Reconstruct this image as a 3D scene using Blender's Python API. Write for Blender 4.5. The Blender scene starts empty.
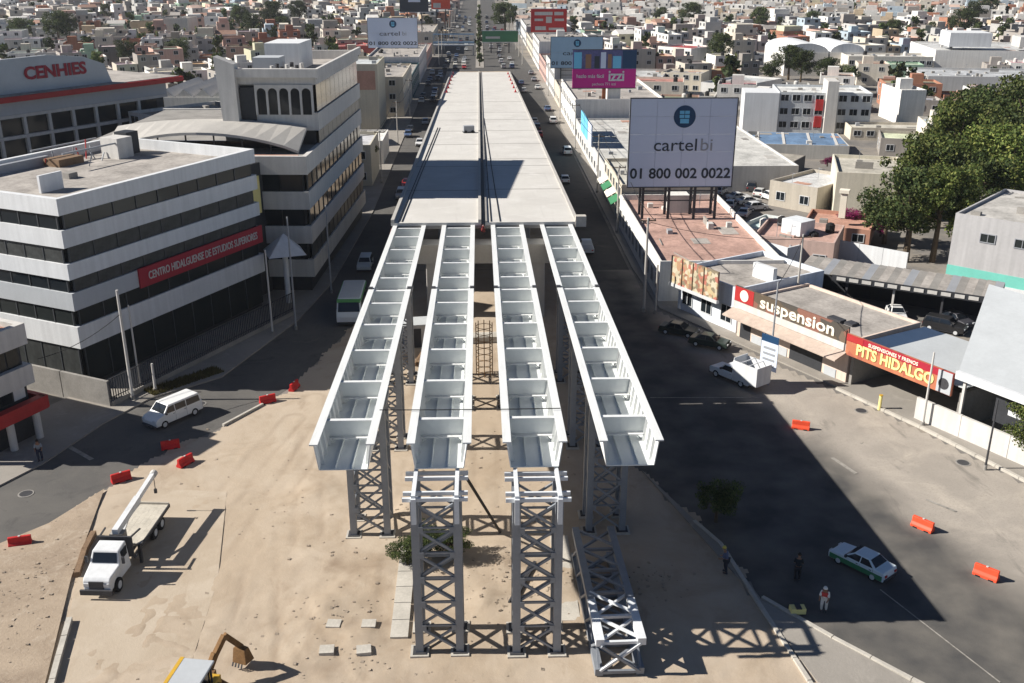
import bpy, math, random
import numpy as np
from mathutils import Vector, Matrix
random.seed(7); RNG = np.random.default_rng(7)
S = bpy.context.scene
COL = S.collection
R = math.radians

# ------------------------------------------------------------------ camera, sky, sun, exposure
FPX, CXP, CYP, CAMH = 1000.0, 512.0, 341.5, 34.0
PITCH = R(21.0); YAW = R(1.818)
cam = bpy.data.cameras.new('camera'); camo = bpy.data.objects.new('camera', cam); COL.objects.link(camo)
cam.sensor_width = 36.0; cam.lens = 36.0 * FPX / 1024.0; cam.clip_start = 0.5; cam.clip_end = 8000
camo.location = (0, 0, CAMH); camo.rotation_euler = (math.pi/2 - PITCH, 0, -YAW)
S.camera = camo
SUN_EL = R(34.7); SUN_DIR = Vector((math.cos(SUN_EL), -0.02*math.cos(SUN_EL), -math.sin(SUN_EL)))   # way the light travels
w = bpy.data.worlds.new('World'); S.world = w; w.use_nodes = True
nt = w.node_tree; nt.nodes.clear()
sky = nt.nodes.new('ShaderNodeTexSky'); sky.sky_type = 'NISHITA'; sky.sun_disc = False
sky.sun_elevation = SUN_EL; sky.sun_rotation = R(270); sky.air_density = 0.8; sky.dust_density = 0.2; sky.ozone_density = 2.0; sky.altitude = 2400
bg = nt.nodes.new('ShaderNodeBackground'); bg.inputs[1].default_value = 0.05
wo = nt.nodes.new('ShaderNodeOutputWorld'); nt.links.new(sky.outputs[0], bg.inputs[0]); nt.links.new(bg.outputs[0], wo.inputs[0])
sl = bpy.data.lights.new('sun', 'SUN'); sl.energy = 5.0; sl.angle = R(0.5); sl.color = (1.0, 0.95, 0.87)
so = bpy.data.objects.new('sun', sl); COL.objects.link(so); so.rotation_euler = SUN_DIR.to_track_quat('-Z', 'Y').to_euler(); so.location = (-60, 0, 80)
S.view_settings.view_transform = 'Standard'; S.view_settings.look = 'None'; S.view_settings.gamma = 1
S.view_settings.exposure = 0.74
S.render.engine = 'CYCLES'

# ------------------------------------------------------------------ helpers
_f = np.array([math.sin(YAW)*math.cos(PITCH), math.cos(YAW)*math.cos(PITCH), -math.sin(PITCH)])
_r = np.array([math.cos(YAW), -math.sin(YAW), 0]); _u = np.cross(_r, _f)
def P(x, y, z=0.0):                      # survey point: photo pixel -> place on the level z
    d = _f*FPX + _r*(x-CXP) - _u*(y-CYP); t = (z-CAMH)/d[2]; p = d*t
    return Vector((p[0], p[1], z))
def proj(p):
    v = np.array([p[0], p[1], p[2]-CAMH]); z = v@_f
    return CXP+FPX*(v@_r)/z, CYP-FPX*(v@_u)/z, z
def hgt(y, X, Y):                        # height at (X, Y) that shows at photo row y
    lo, hi = -5, 60
    for _ in range(40):
        m = (lo+hi)/2
        if proj((X, Y, m))[1] > y: lo = m
        else: hi = m
    return m

class MB:
    def __init__(s): s.v = []; s.f = []
    def add(s, v, f):
        n = len(s.v); s.v += [tuple(p) for p in v]; s.f += [tuple(i+n for i in q) for q in f]; return s
    def box(s, x0, y0, z0, x1, y1, z1):
        return s.add([(x0,y0,z0),(x1,y0,z0),(x1,y1,z0),(x0,y1,z0),(x0,y0,z1),(x1,y0,z1),(x1,y1,z1),(x0,y1,z1)],
                     [(0,3,2,1),(4,5,6,7),(0,1,5,4),(1,2,6,5),(2,3,7,6),(3,0,4,7)])
    def hull(s, a, b):                   # two matching rings -> closed solid
        n = len(a)
        return s.add(list(a)+list(b), [tuple(range(n-1,-1,-1)), tuple(range(n,2*n))]+[(i,(i+1)%n,n+(i+1)%n,n+i) for i in range(n)])
    def prism(s, poly, z0, z1): return s.hull([(p[0],p[1],z0) for p in poly], [(p[0],p[1],z1) for p in poly])
    def bar(s, p, q, w, h=None, up=(0,0,1)):
        h = h or w; p = Vector(p); q = Vector(q); d = (q-p).normalized(); up = Vector(up)
        if abs(d.dot(up)) > .97: up = Vector((0,1,0))
        a = d.cross(up).normalized()*(w/2); b = a.cross(d).normalized()*(h/2)
        return s.hull([p-a-b,p+a-b,p+a+b,p-a+b], [q-a-b,q+a-b,q+a+b,q-a+b])
    def cyl(s, p, q, r0, r1=None, n=12):
        r1 = r0 if r1 is None else r1; p = Vector(p); q = Vector(q); d = (q-p).normalized()
        up = Vector((0,0,1)) if abs(d.z) < .9 else Vector((1,0,0)); a = d.cross(up).normalized(); b = d.cross(a)
        ang = [2*math.pi*i/n for i in range(n)]
        return s.hull([p+(a*math.cos(t)+b*math.sin(t))*r0 for t in ang][::-1], [q+(a*math.cos(t)+b*math.sin(t))*r1 for t in ang][::-1])
    def tank(s, x, y, z, sc=1.0):
        return s.cyl((x,y,z),(x,y,z+.95*sc),.55*sc,n=10).cyl((x,y,z+.95*sc),(x,y,z+1.2*sc),.55*sc,.2*sc,n=10)
    def mesh(s, name):
        m = bpy.data.meshes.new(name); m.from_pydata(s.v, [], s.f); m.update(); return m
    def build(s, name, mat, parent=None, loc=None, rz=None, smooth=False, bevel=0):
        return link(name, s.mesh(name), mat, parent, loc, rz, smooth, bevel)

def link(name, mesh, mat=None, parent=None, loc=None, rz=None, smooth=False, bevel=0):
    if mat and not mesh.materials: mesh.materials.append(mat)
    o = bpy.data.objects.new(name, mesh); COL.objects.link(o); o.parent = parent
    if loc is not None: o.location = loc
    if rz is not None: o.rotation_euler.z = rz
    if smooth:
        for p in mesh.polygons: p.use_smooth = True
    if bevel:
        b = o.modifiers.new('bevel', 'BEVEL'); b.width = bevel; b.segments = 2; b.limit_method = 'ANGLE'
    return o
def tag(o, label, cat, group=None):
    o['label'] = label; o['category'] = cat
    if group: o['group'] = group
    return o
def thing(name, label, cat, loc=(0,0,0), rz=0, group=None):
    o = bpy.data.objects.new(name, None); COL.objects.link(o); o.empty_display_size = .3
    o.location = loc; o.rotation_euler.z = rz
    return tag(o, label, cat, group)
def struct(o): o['kind'] = 'structure'; return o
def stuff(o, label=None, cat=None):
    o['kind'] = 'stuff'
    if label: o['label'] = label; o['category'] = cat
    return o
KIDS = {}
def copy_tree(o, parent=None):
    c = o.copy(); COL.objects.link(c); c.parent = parent
    for ch in [x for x in o.children]: copy_tree(ch, c)
    return c
def dup(o, loc, rz=0, label=None, group=None, scale=None, color=None):
    c = copy_tree(o); c.location = loc; c.rotation_euler.z = rz
    if label: c['label'] = label
    if group: c['group'] = group
    if scale: c.scale = scale if hasattr(scale, '__len__') else (scale,)*3
    if color:
        for ch in c.children: 
            ch.color = (*color, 1)
    return c

# ------------------------------------------------------------------ materials
def mat(name, col, rough=.85, var=.18, scale=.6, fine=8.0, bump=0.0, metal=0.0, objcol=False, attr=None, streak=0.0, spec=.3, alpha=None):
    m = bpy.data.materials.new(name); m.use_nodes = True; n = m.node_tree.nodes; l = m.node_tree.links; b = n['Principled BSDF']
    b.inputs['Roughness'].default_value = rough; b.inputs['Metallic'].default_value = metal; b.inputs['Specular IOR Level'].default_value = spec
    tc = n.new('ShaderNodeTexCoord')
    no = n.new('ShaderNodeTexNoise'); no.inputs['Scale'].default_value = scale; no.inputs['Detail'].default_value = 6; no.inputs['Roughness'].default_value = .65
    l.new(tc.outputs['Object'], no.inputs['Vector'])
    n2 = n.new('ShaderNodeTexNoise'); n2.inputs['Scale'].default_value = fine; n2.inputs['Detail'].default_value = 3
    l.new(tc.outputs['Object'], n2.inputs['Vector'])
    ad = n.new('ShaderNodeMath'); ad.operation = 'MULTIPLY_ADD'; ad.inputs[1].default_value = .7
    l.new(no.outputs['Fac'], ad.inputs[0])
    m3 = n.new('ShaderNodeMath'); m3.operation = 'MULTIPLY'; m3.inputs[1].default_value = .3; l.new(n2.outputs['Fac'], m3.inputs[0]); l.new(m3.outputs[0], ad.inputs[2])
    val = ad.outputs[0]
    if streak:
        mp = n.new('ShaderNodeMapping'); mp.inputs['Scale'].default_value = (2.2, 2.2, .12); l.new(tc.outputs['Object'], mp.inputs[0])
        n4 = n.new('ShaderNodeTexNoise'); n4.inputs['Scale'].default_value = 1.0; n4.inputs['Detail'].default_value = 5; l.new(mp.outputs[0], n4.inputs['Vector'])
        mx = n.new('ShaderNodeMath'); mx.operation = 'MULTIPLY_ADD'; mx.inputs[1].default_value = streak; l.new(n4.outputs['Fac'], mx.inputs[0])
        sc = n.new('ShaderNodeMath'); sc.operation = 'MULTIPLY'; sc.inputs[1].default_value = 1-streak; l.new(val, sc.inputs[0]); l.new(sc.outputs[0], mx.inputs[2]); val = mx.outputs[0]
    mr = n.new('ShaderNodeMapRange'); mr.inputs['From Min'].default_value = .3; mr.inputs['From Max'].default_value = .7
    mr.inputs['To Min'].default_value = 1-var; mr.inputs['To Max'].default_value = 1+var*.7; l.new(val, mr.inputs['Value'])
    if attr:
        c = n.new('ShaderNodeAttribute'); c.attribute_name = attr; cs = c.outputs['Color']
    elif objcol:
        c = n.new('ShaderNodeObjectInfo'); cs = c.outputs['Color']
    else:
        c = n.new('ShaderNodeRGB'); c.outputs[0].default_value = (*col, 1); cs = c.outputs[0]
    vm = n.new('ShaderNodeVectorMath'); vm.operation = 'SCALE'; l.new(cs, vm.inputs[0]); l.new(mr.outputs[0], vm.inputs['Scale'])
    l.new(vm.outputs[0], b.inputs['Base Color'])
    if bump:
        bp = n.new('ShaderNodeBump'); bp.inputs['Strength'].default_value = bump; bp.inputs['Distance'].default_value = .08
        l.new(ad.outputs[0], bp.inputs['Height']); l.new(bp.outputs[0], b.inputs['Normal'])
    return m

def ground_mat(name, layers, rough=.95, bump=.4):
    """layers: list of (colour, noise scale, low, high) blended one over the other"""
    m = bpy.data.materials.new(name); m.use_nodes = True; n = m.node_tree.nodes; l = m.node_tree.links; b = n['Principled BSDF']
    b.inputs['Roughness'].default_value = rough; b.inputs['Specular IOR Level'].default_value = .2
    tc = n.new('ShaderNodeTexCoord'); cur = None; last = None
    for i, (c, sc, lo, hi, *st) in enumerate(layers):
        rgb = n.new('ShaderNodeRGB'); rgb.outputs[0].default_value = (*c, 1)
        if cur is None: cur = rgb.outputs[0]; continue
        mp = n.new('ShaderNodeMapping'); mp.inputs['Location'].default_value = (i*17.3, i*9.1, 0); l.new(tc.outputs['Object'], mp.inputs[0])
        if st: mp.inputs['Scale'].default_value = st[0]; mp.inputs['Rotation'].default_value = (0, 0, st[1] if len(st) > 1 else 0)
        no = n.new('ShaderNodeTexNoise'); no.inputs['Scale'].default_value = sc; no.inputs['Detail'].default_value = 8; no.inputs['Roughness'].default_value = .68; no.inputs['Distortion'].default_value = .6
        l.new(mp.outputs[0], no.inputs['Vector'])
        mr = n.new('ShaderNodeMapRange'); mr.inputs['From Min'].default_value = lo; mr.inputs['From Max'].default_value = hi; l.new(no.outputs['Fac'], mr.inputs['Value'])
        mx = n.new('ShaderNodeMix'); mx.data_type = 'RGBA'; l.new(mr.outputs[0], mx.inputs['Factor']); l.new(cur, mx.inputs['A']); l.new(rgb.outputs[0], mx.inputs['B'])
        cur = mx.outputs['Result']; last = no
    l.new(cur, b.inputs['Base Color'])
    if bump and last:
        bp = n.new('ShaderNodeBump'); bp.inputs['Strength'].default_value = bump; bp.inputs['Distance'].default_value = .06
        l.new(last.outputs['Fac'], bp.inputs['Height']); l.new(bp.outputs[0], b.inputs['Normal'])
    return m

def glass(name, col, rough=.12):
    m = bpy.data.materials.new(name); m.use_nodes = True; b = m.node_tree.nodes['Principled BSDF']
    b.inputs['Base Color'].default_value = (*col, 1); b.inputs['Roughness'].default_value = rough; b.inputs['Specular IOR Level'].default_value = .5 if 'car' in name else .22
    return m

M = {}
STEEL_L = [((.68,.69,.68), .5, .35, .7), ((.58,.585,.57), 1.0, .5, .75, (3,.3,1)), ((.44,.36,.28), 1.7, .66, .78), ((.62,.63,.62), 6., .5, .8)]
M['steel'] = ground_mat('white_primer_steel', [((.68,.69,.68),0,0,0)]+STEEL_L[1:], rough=.55, bump=.05); M['steel_in'] = ground_mat('primer_steel_inside', [((.69,.72,.71),0,0,0), ((.60,.63,.63), .8, .45, .75, (2,.4,1)), ((.46,.41,.35), 1.9, .67, .8), ((.64,.67,.67), 6., .5, .8)], rough=.55, bump=.05)
M['tower'] = mat('galvanised_tower_steel', (.25,.27,.30), .5, .22, .8, 9, metal=.2, streak=.3)
M['tower_w'] = mat('white_pipe_steel', (.66,.68,.70), .5, .15, .8, 9)
M['conc'] = mat('concrete', (.42,.40,.37), .9, .16, .35, 5, bump=.15, streak=.2)
M['conc_deck'] = ground_mat('deck_concrete', [((.55,.53,.495),0,0,0), ((.48,.46,.43), .12, .4, .7), ((.60,.58,.55), .35, .5, .75), ((.42,.40,.375), 1.2, .58, .85, (1,.06,1))], bump=.1)
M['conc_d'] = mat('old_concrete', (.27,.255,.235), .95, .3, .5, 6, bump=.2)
M['kerb'] = mat('kerb_concrete', (.46,.43,.38), .9, .25, .8, 7, bump=.2)
M['white'] = mat('white_render', (.62,.63,.64), .8, .16, .35, 4, streak=.55)
M['white2'] = mat('dusty_white_render', (.55,.53,.50), .85, .2, .4, 5, streak=.5)
M['greyband'] = mat('grey_render', (.42,.44,.46), .8, .1, .4, 5, streak=.3)
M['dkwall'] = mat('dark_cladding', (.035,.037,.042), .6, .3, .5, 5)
M['glass'] = glass('dark_glass', (.012,.016,.02), .08)
M['glass2'] = glass('smoky_glass', (.022,.026,.026), .15)
M['glassb'] = glass('car_glass', (.012,.016,.022), .06)
M['blind'] = mat('pale_blinds_behind_glass', (.12,.13,.13), .4, .4, .6, 3, spec=.25); M['blind2'] = mat('drawn_curtains', (.05,.053,.052), .4, .5, .8, 3, spec=.25)
M['mull'] = mat('dark_aluminium', (.06,.065,.07), .4, .2)
M['alu'] = mat('pale_aluminium', (.55,.56,.57), .4, .1)
M['red'] = mat('red_paint', (.40,.03,.03), .6, .2, .8)
M['signred'] = mat('banner_red', (.34,.018,.035), .6, .12, .8)
M['barrier'] = mat('orange_red_plastic', (.75,.085,.035), .5, .2, 1.5, 9)
M['barrier_d'] = mat('worn_red_plastic', (.50,.02,.02), .6, .3, 1.5, 9)
M['darkred'] = mat('dark_red_steel', (.16,.02,.02), .7, .3)
M['black'] = mat('black_rubber', (.015,.015,.016), .8, .3)
M['dark'] = mat('dark_metal', (.05,.05,.055), .6, .3)
M['grey'] = mat('grey_metal', (.30,.31,.33), .5, .15)
M['paint'] = mat('car_paint', (1,1,1), .28, .04, .8, objcol=True, spec=.5)
M['wallc'] = mat('house_render', (1,1,1), .9, .22, .25, 3, objcol=True, streak=.45)
M['city'] = mat('far_house_render', (1,1,1), .95, .2, .15, 1.2, attr='col')
M['roofc'] = mat('flat_roof', (.36,.33,.30), .95, .5, .4, 3)
M['roofp'] = mat('terracotta_roof', (.42,.24,.18), .95, .3, .3, 4)
M['rooft'] = mat('roof_membrane', (1,1,1), .9, .5, .35, 3, objcol=True)
M['metalroof'] = mat('pale_sheet_metal', (.47,.49,.50), .5, .12, .3, 3, spec=.4)
M['blueroof'] = mat('blue_sheet_metal', (.12,.20,.32), .5, .2, .3, 3)
M['navyroof'] = mat('navy_sheet_metal', (.035,.06,.11), .5, .2, .3, 3)
M['yellow'] = mat('machine_yellow', (.55,.33,.04), .5, .25, 1.2)
M['brown'] = mat('muddy_brown', (.20,.11,.045), .85, .35, 2)
M['wood'] = mat('old_wood', (.20,.13,.08), .9, .3, 2)
M['teal'] = mat('teal_paint', (.16,.50,.42), .8, .12)
M['magenta'] = mat('magenta_print', (.55,.01,.24), .5, .06)
M['izzi_top'] = mat('izzi_photo_print', (.10,.10,.24), .5, .5, 1.2, 3)
M['boardw'] = mat('billboard_vinyl', (.60,.66,.78), .55, .05, .4)
M['boardb'] = mat('pale_blue_vinyl', (.30,.45,.58), .55, .1, .4)
M['navy'] = mat('navy_ink', (.012,.05,.12), .6, .1)
M['cyan'] = mat('light_blue_ink', (.16,.50,.72), .6, .08)
M['ink'] = mat('dark_ink', (.03,.04,.055), .6, .1)
M['gold'] = mat('cream_yellow_lettering', (.85,.72,.28), .6, .1)
M['cream'] = mat('cream_lettering', (.80,.74,.62), .6, .1)
M['awn'] = mat('dirty_pink_awning', (.46,.37,.31), .9, .3, .7, 4, streak=.3)
M['green'] = mat('green_paint', (.05,.20,.09), .5, .15)
M['busgreen'] = mat('bus_green', (.10,.34,.10), .5, .1)
M['orange'] = mat('orange_paint', (.46,.15,.06), .7, .3, 1.2, 5)
M['trunk'] = mat('bark', (.10,.075,.05), .95, .3, 2)
M['paintline'] = mat('worn_road_paint', (.30,.28,.25), .9, .5, 1.4, 6)
M['skin'] = mat('skin', (.28,.15,.09), .6, .1)
M['cable'] = mat('cable_black', (.02,.02,.02), .7, .1)
def leaf_mat(name, a, b_, c):
    m = bpy.data.materials.new(name); m.use_nodes = True; n = m.node_tree.nodes; l = m.node_tree.links; b = n['Principled BSDF']
    b.inputs['Roughness'].default_value = .65; b.inputs['Specular IOR Level'].default_value = .2
    g = n.new('ShaderNodeNewGeometry'); r = n.new('ShaderNodeValToRGB'); e = r.color_ramp.elements
    e[0].color = (*a, 1); e[1].color = (*c, 1); k = e.new(.55); k.color = (*b_, 1)
    l.new(g.outputs['Random Per Island'], r.inputs[0])
    oi = n.new('ShaderNodeObjectInfo'); mr = n.new('ShaderNodeMapRange'); mr.inputs['To Min'].default_value = .6; mr.inputs['To Max'].default_value = 1.35; l.new(oi.outputs['Random'], mr.inputs['Value'])
    tc = n.new('ShaderNodeTexCoord'); cn_ = n.new('ShaderNodeTexNoise'); cn_.inputs['Scale'].default_value = .35; l.new(tc.outputs['Object'], cn_.inputs['Vector']); m2 = n.new('ShaderNodeMapRange'); m2.inputs['From Min'].default_value = .35; m2.inputs['From Max'].default_value = .65; m2.inputs['To Min'].default_value = .65; m2.inputs['To Max'].default_value = 1.3; l.new(cn_.outputs['Fac'], m2.inputs['Value'])
    mu = n.new('ShaderNodeMath'); mu.operation = 'MULTIPLY'; l.new(mr.outputs[0], mu.inputs[0]); l.new(m2.outputs[0], mu.inputs[1])
    vs = n.new('ShaderNodeVectorMath'); vs.operation = 'SCALE'; l.new(r.outputs[0], vs.inputs[0]); l.new(mu.outputs[0], vs.inputs['Scale']); l.new(vs.outputs[0], b.inputs['Base Color'])
    tr = n.new('ShaderNodeBsdfTranslucent'); l.new(vs.outputs[0], tr.inputs[0]); mx = n.new('ShaderNodeMixShader'); mx.inputs[0].default_value = .25
    l.new(b.outputs[0], mx.inputs[1]); l.new(tr.outputs[0], mx.inputs[2]); l.new(mx.outputs[0], n['Material Output'].inputs[0])
    return m
M['leaf'] = leaf_mat('broad_leaves', (.045,.072,.017), (.105,.14,.034), (.22,.225,.065))
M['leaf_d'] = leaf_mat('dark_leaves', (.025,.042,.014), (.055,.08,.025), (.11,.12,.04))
M['leaf_m'] = leaf_mat('bougainvillea_bracts', (.20,.01,.09), (.35,.02,.16), (.05,.08,.02))
M['leaf_o'] = leaf_mat('dry_grass_blades', (.10,.09,.03), (.17,.15,.05), (.22,.17,.07))

def print_mat(name, cols, scale=1.4):
    """flat print: several inks in loose patches"""
    m = bpy.data.materials.new(name); m.use_nodes = True; n = m.node_tree.nodes; l = m.node_tree.links; b = n['Principled BSDF']; b.inputs['Roughness'].default_value = .6
    tc = n.new('ShaderNodeTexCoord'); vo = n.new('ShaderNodeTexVoronoi'); vo.inputs['Scale'].default_value = scale; l.new(tc.outputs['Object'], vo.inputs['Vector'])
    r = n.new('ShaderNodeValToRGB'); r.color_ramp.interpolation = 'CONSTANT'; e = r.color_ramp.elements
    sp = n.new('ShaderNodeSeparateColor'); l.new(vo.outputs['Color'], sp.inputs[0]); l.new(sp.outputs[0], r.inputs[0])
    for i, c in enumerate(cols):
        el = e[i] if i < 2 else e.new(i/len(cols)); el.position = i/len(cols); el.color = (*c, 1)
    l.new(r.outputs[0], b.inputs['Base Color']); return m

def text(parent, s, size, loc, mat_, rot=(R(90),0,0), name='lettering', bold=0.0, align='CENTER', ext=.02, sx=1.0):
    cu = bpy.data.curves.new(name, 'FONT'); cu.body = s; cu.size = size; cu.extrude = ext; cu.offset = bold; cu.align_x = align; cu.align_y = 'CENTER'; cu.resolution_u = 3
    t = bpy.data.objects.new('tmp', cu); me = bpy.data.meshes.new_from_object(t); bpy.data.objects.remove(t)
    o = link(name, me, None, parent); me.materials.clear(); me.materials.append(mat_)
    o.location = loc; o.rotation_euler = rot; o.scale.x = sx
    return o

OCC = []                                  # occupied ground (x, y, r)
def occupy(poly_or_rect, step=4.0):
    xs = [p[0] for p in poly_or_rect]; ys = [p[1] for p in poly_or_rect]
    OCC.append((min(xs), min(ys), max(xs), max(ys)))

# ================================================================== SETTING
G_city = ground_mat('city_ground', [((.22,.20,.18),0,0,0), ((.13,.125,.12), .06, .42, .62), ((.30,.26,.21), .11, .5, .72), ((.16,.15,.13), .9, .5, .8)])
G_asph = ground_mat('asphalt', [((.080,.077,.074),0,0,0), ((.10,.094,.087), .15, .42, .7), ((.045,.045,.046), .5, .55, .75), ((.15,.133,.113), .22, .58, .82), ((.035,.034,.034), .9, .66, .74, (1,.2,1), R(35)), ((.03,.03,.03), 2.2, .69, .73), ((.06,.058,.056), 9., .5, .8)], bump=.25)
G_worn = ground_mat('worn_dusty_asphalt', [((.37,.33,.285),0,0,0), ((.29,.26,.225), .10, .42, .62), ((.44,.39,.33), .22, .5, .72), ((.15,.138,.122), .6, .58, .74, (1,.25,1), R(32)), ((.10,.093,.085), 1.6, .68, .74), ((.40,.35,.285), .9, .64, .76, (1,.3,1), R(28)), ((.25,.225,.195), 7., .5, .8)], bump=.25)
G_grey = ground_mat('grey_street_asphalt', [((.095,.091,.087),0,0,0), ((.13,.122,.112), .12, .42, .66), ((.065,.063,.061), .45, .55, .75), ((.17,.152,.13), .3, .62, .8), ((.06,.058,.056), 1.7, .67, .73), ((.12,.115,.108), 8., .5, .8)], bump=.25)
G_rough = ground_mat('rough_verge_dirt', [((.37,.295,.22),0,0,0), ((.27,.21,.155), .2, .42, .62), ((.47,.40,.32), .5, .55, .72), ((.20,.15,.11), 1.2, .6, .75), ((.38,.31,.24), 5., .5, .75)], bump=.6)
G_slab = ground_mat('site_concrete_slab', [((.43,.36,.28),0,0,0), ((.37,.30,.225), .15, .42, .66), ((.48,.41,.33), .4, .5, .75), ((.33,.26,.19), .35, .58, .8, (1,.3,1), R(10)), ((.40,.33,.255), 5., .55, .85)], bump=.3)
G_pave = ground_mat('pavement_concrete', [((.30,.275,.245),0,0,0), ((.24,.22,.195), .2, .42, .68), ((.38,.35,.31), .5, .55, .75), ((.27,.25,.22), 7., .45, .75)], bump=.3)
G_deckdirt = ground_mat('site_earth_shade', [((.36,.28,.205),0,0,0), ((.28,.215,.16), .15, .42, .66), ((.42,.34,.26), .5, .55, .75), ((.30,.23,.17), 5., .45, .7)], bump=.6)

def sheet(name, pts, z, m, thick=None):
    mb = MB()
    if thick: mb.prism(pts, z-thick, z)
    else: mb.add([(p[0],p[1],z) for p in pts], [tuple(range(len(pts)))])
    return struct(mb.build(name, m))
sheet('ground', [(-4000,-800),(4000,-800),(4000,7000),(-4000,7000)], 0, G_city)
DIRT_L = [(-52,30),(-40,47),(-30,54.3),(-27.5,57.4),(-25.5,62.5),(-23.6,66.2),(-21,69.6),(-17.75,74.9),(-16,79),(-14.4,86),(-11.5,99),(-10.6,112),(-10.4,330)]
KERB_L = [(-75,30),(-47,47),(-38,56.5),(-33.6,61.2),(-31.6,65),(-29.6,71.5),(-27.4,76.2),(-22.6,80.5),(-18.4,95),(-16.6,108),(-15.4,141),(-15.4,330)]
sheet('road_left', KERB_L[::-1]+[(-75,20),(-40,20)]+DIRT_L, .012, G_grey)
sheet('avenue_far', [(-16,325),(17.5,325),(14,480),(13,1400),(-12,1400),(-13,480)], .012, G_asph)
RK = [(9.6,330),(9.6,100),(10.2,72),(11.1,62.8),(14.6,52.9),(15.6,47.2),(21.5,40.1),(30,31),(34,22)]
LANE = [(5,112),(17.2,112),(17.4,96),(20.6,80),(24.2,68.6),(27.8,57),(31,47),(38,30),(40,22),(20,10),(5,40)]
ROADR = RK+[(60,22),(46,40),(39.5,55),(36.4,62.2),(33.6,68.4),(29.6,76),(23.8,86.5),(18.2,96.5),(17.4,110),(17.2,330)]
def road_right():
    st = .5; X, Y = np.meshgrid(np.arange(8,61,st), np.arange(22,112,st), indexing='ij'); k = inside(X+st/2,Y+st/2,[p for p in ROADR])
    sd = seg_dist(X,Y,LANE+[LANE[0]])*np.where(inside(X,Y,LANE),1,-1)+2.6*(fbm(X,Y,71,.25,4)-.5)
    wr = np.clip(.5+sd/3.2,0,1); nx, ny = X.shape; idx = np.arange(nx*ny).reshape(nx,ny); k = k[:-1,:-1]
    F = np.stack([idx[:-1,:-1][k],idx[1:,:-1][k],idx[1:,1:][k],idx[:-1,1:][k]],1); used, inv = np.unique(F, return_inverse=True)
    me = bpy.data.meshes.new('road_right'); me.from_pydata(np.stack([X.ravel()[used],Y.ravel()[used],np.full(len(used),.012)],1).tolist(), [], inv.reshape(F.shape).tolist()); a = me.attributes.new('wear','FLOAT','POINT'); a.data.foreach_set('value', wr.ravel()[used].astype(np.float32))
    n = G_worn.node_tree.nodes; l = G_worn.node_tree.links; b = n['Principled BSDF']; src = b.inputs['Base Color'].links[0].from_socket
    at = n.new('ShaderNodeAttribute'); at.attribute_name = 'wear'; mx = n.new('ShaderNodeMix'); mx.data_type = 'RGBA'
    tc = n.new('ShaderNodeTexCoord'); no = n.new('ShaderNodeTexNoise'); no.inputs['Scale'].default_value = .35; no.inputs['Detail'].default_value = 8; l.new(tc.outputs['Object'], no.inputs['Vector'])
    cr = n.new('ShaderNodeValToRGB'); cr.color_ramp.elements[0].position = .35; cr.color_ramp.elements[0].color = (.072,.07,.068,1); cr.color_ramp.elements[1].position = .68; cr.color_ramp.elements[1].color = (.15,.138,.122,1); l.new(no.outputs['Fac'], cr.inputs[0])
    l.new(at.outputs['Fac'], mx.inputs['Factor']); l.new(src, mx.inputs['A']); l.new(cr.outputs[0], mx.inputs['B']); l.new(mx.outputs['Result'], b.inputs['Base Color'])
    return struct(link('road_right', me, G_worn))
sheet('asphalt_lane_far', [(9.7,111.4),(17.2,111.4),(17.1,330),(9.7,330)], .016, G_asph)
DIRT_R = [(9.5,330),(9.5,100),(10.1,72),(11.0,62.8),(14.5,52.9),(15.5,47.2),(21.3,40.1),(29,31),(33,20)]
def inside(px, py, poly):
    r = np.zeros(px.shape, bool); n = len(poly)
    for k in range(n):
        (x0,y0),(x1,y1) = poly[k], poly[(k+1)%n]
        c = ((y0 > py) != (y1 > py)) & (px < (x1-x0)*(py-y0)/((y1-y0) if y1 != y0 else 1e-9)+x0); r ^= c
    return r
def fbm(x, y, seed, base, octs=4):
    g = np.random.default_rng(seed); o = np.zeros_like(x); amp = 1.0; tot = 0
    for k in range(octs):
        n = 64; t = g.random((n,n)); fx = x*base*2**k; fy = y*base*2**k; ix = np.floor(fx).astype(int); iy = np.floor(fy).astype(int); u = fx-ix; v = fy-iy; u = u*u*(3-2*u); v = v*v*(3-2*v)
        a = t[ix%n,iy%n]; b = t[(ix+1)%n,iy%n]; c = t[ix%n,(iy+1)%n]; d = t[(ix+1)%n,(iy+1)%n]
        o += amp*((a*(1-u)+b*u)*(1-v)+(c*(1-u)+d*u)*v); tot += amp; amp *= .55
    return o/tot
def seg_dist(x, y, pts):
    d = np.full(x.shape, 1e9)
    for (x0,y0),(x1,y1) in zip(pts[:-1],pts[1:]):
        dx, dy = x1-x0, y1-y0; t = np.clip(((x-x0)*dx+(y-y0)*dy)/(dx*dx+dy*dy),0,1); d = np.minimum(d, np.hypot(x-x0-t*dx, y-y0-t*dy))
    return d
TRACKS = [[(-16,26),(-14.5,40),(-15,52),(-13.2,64),(-11.5,78),(-10.8,96)],[(-10,26),(-9.8,40),(-11,54),(-12.6,66),(-14,76)],[(-4,30),(-6.2,38),(-10.5,46),(-13,58)],[(2,28),(-3,36),(-8,41),(-17.5,46)],[(-20,38),(-18.5,50),(-17,62),(-15,72)],[(12,30),(8,37),(-1,39.5),(-12,40)],[(.2,58),(0,75),(.3,96)],[(-5.4,36),(-5.2,50),(-4.8,70),(-5.2,94)]]
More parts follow.
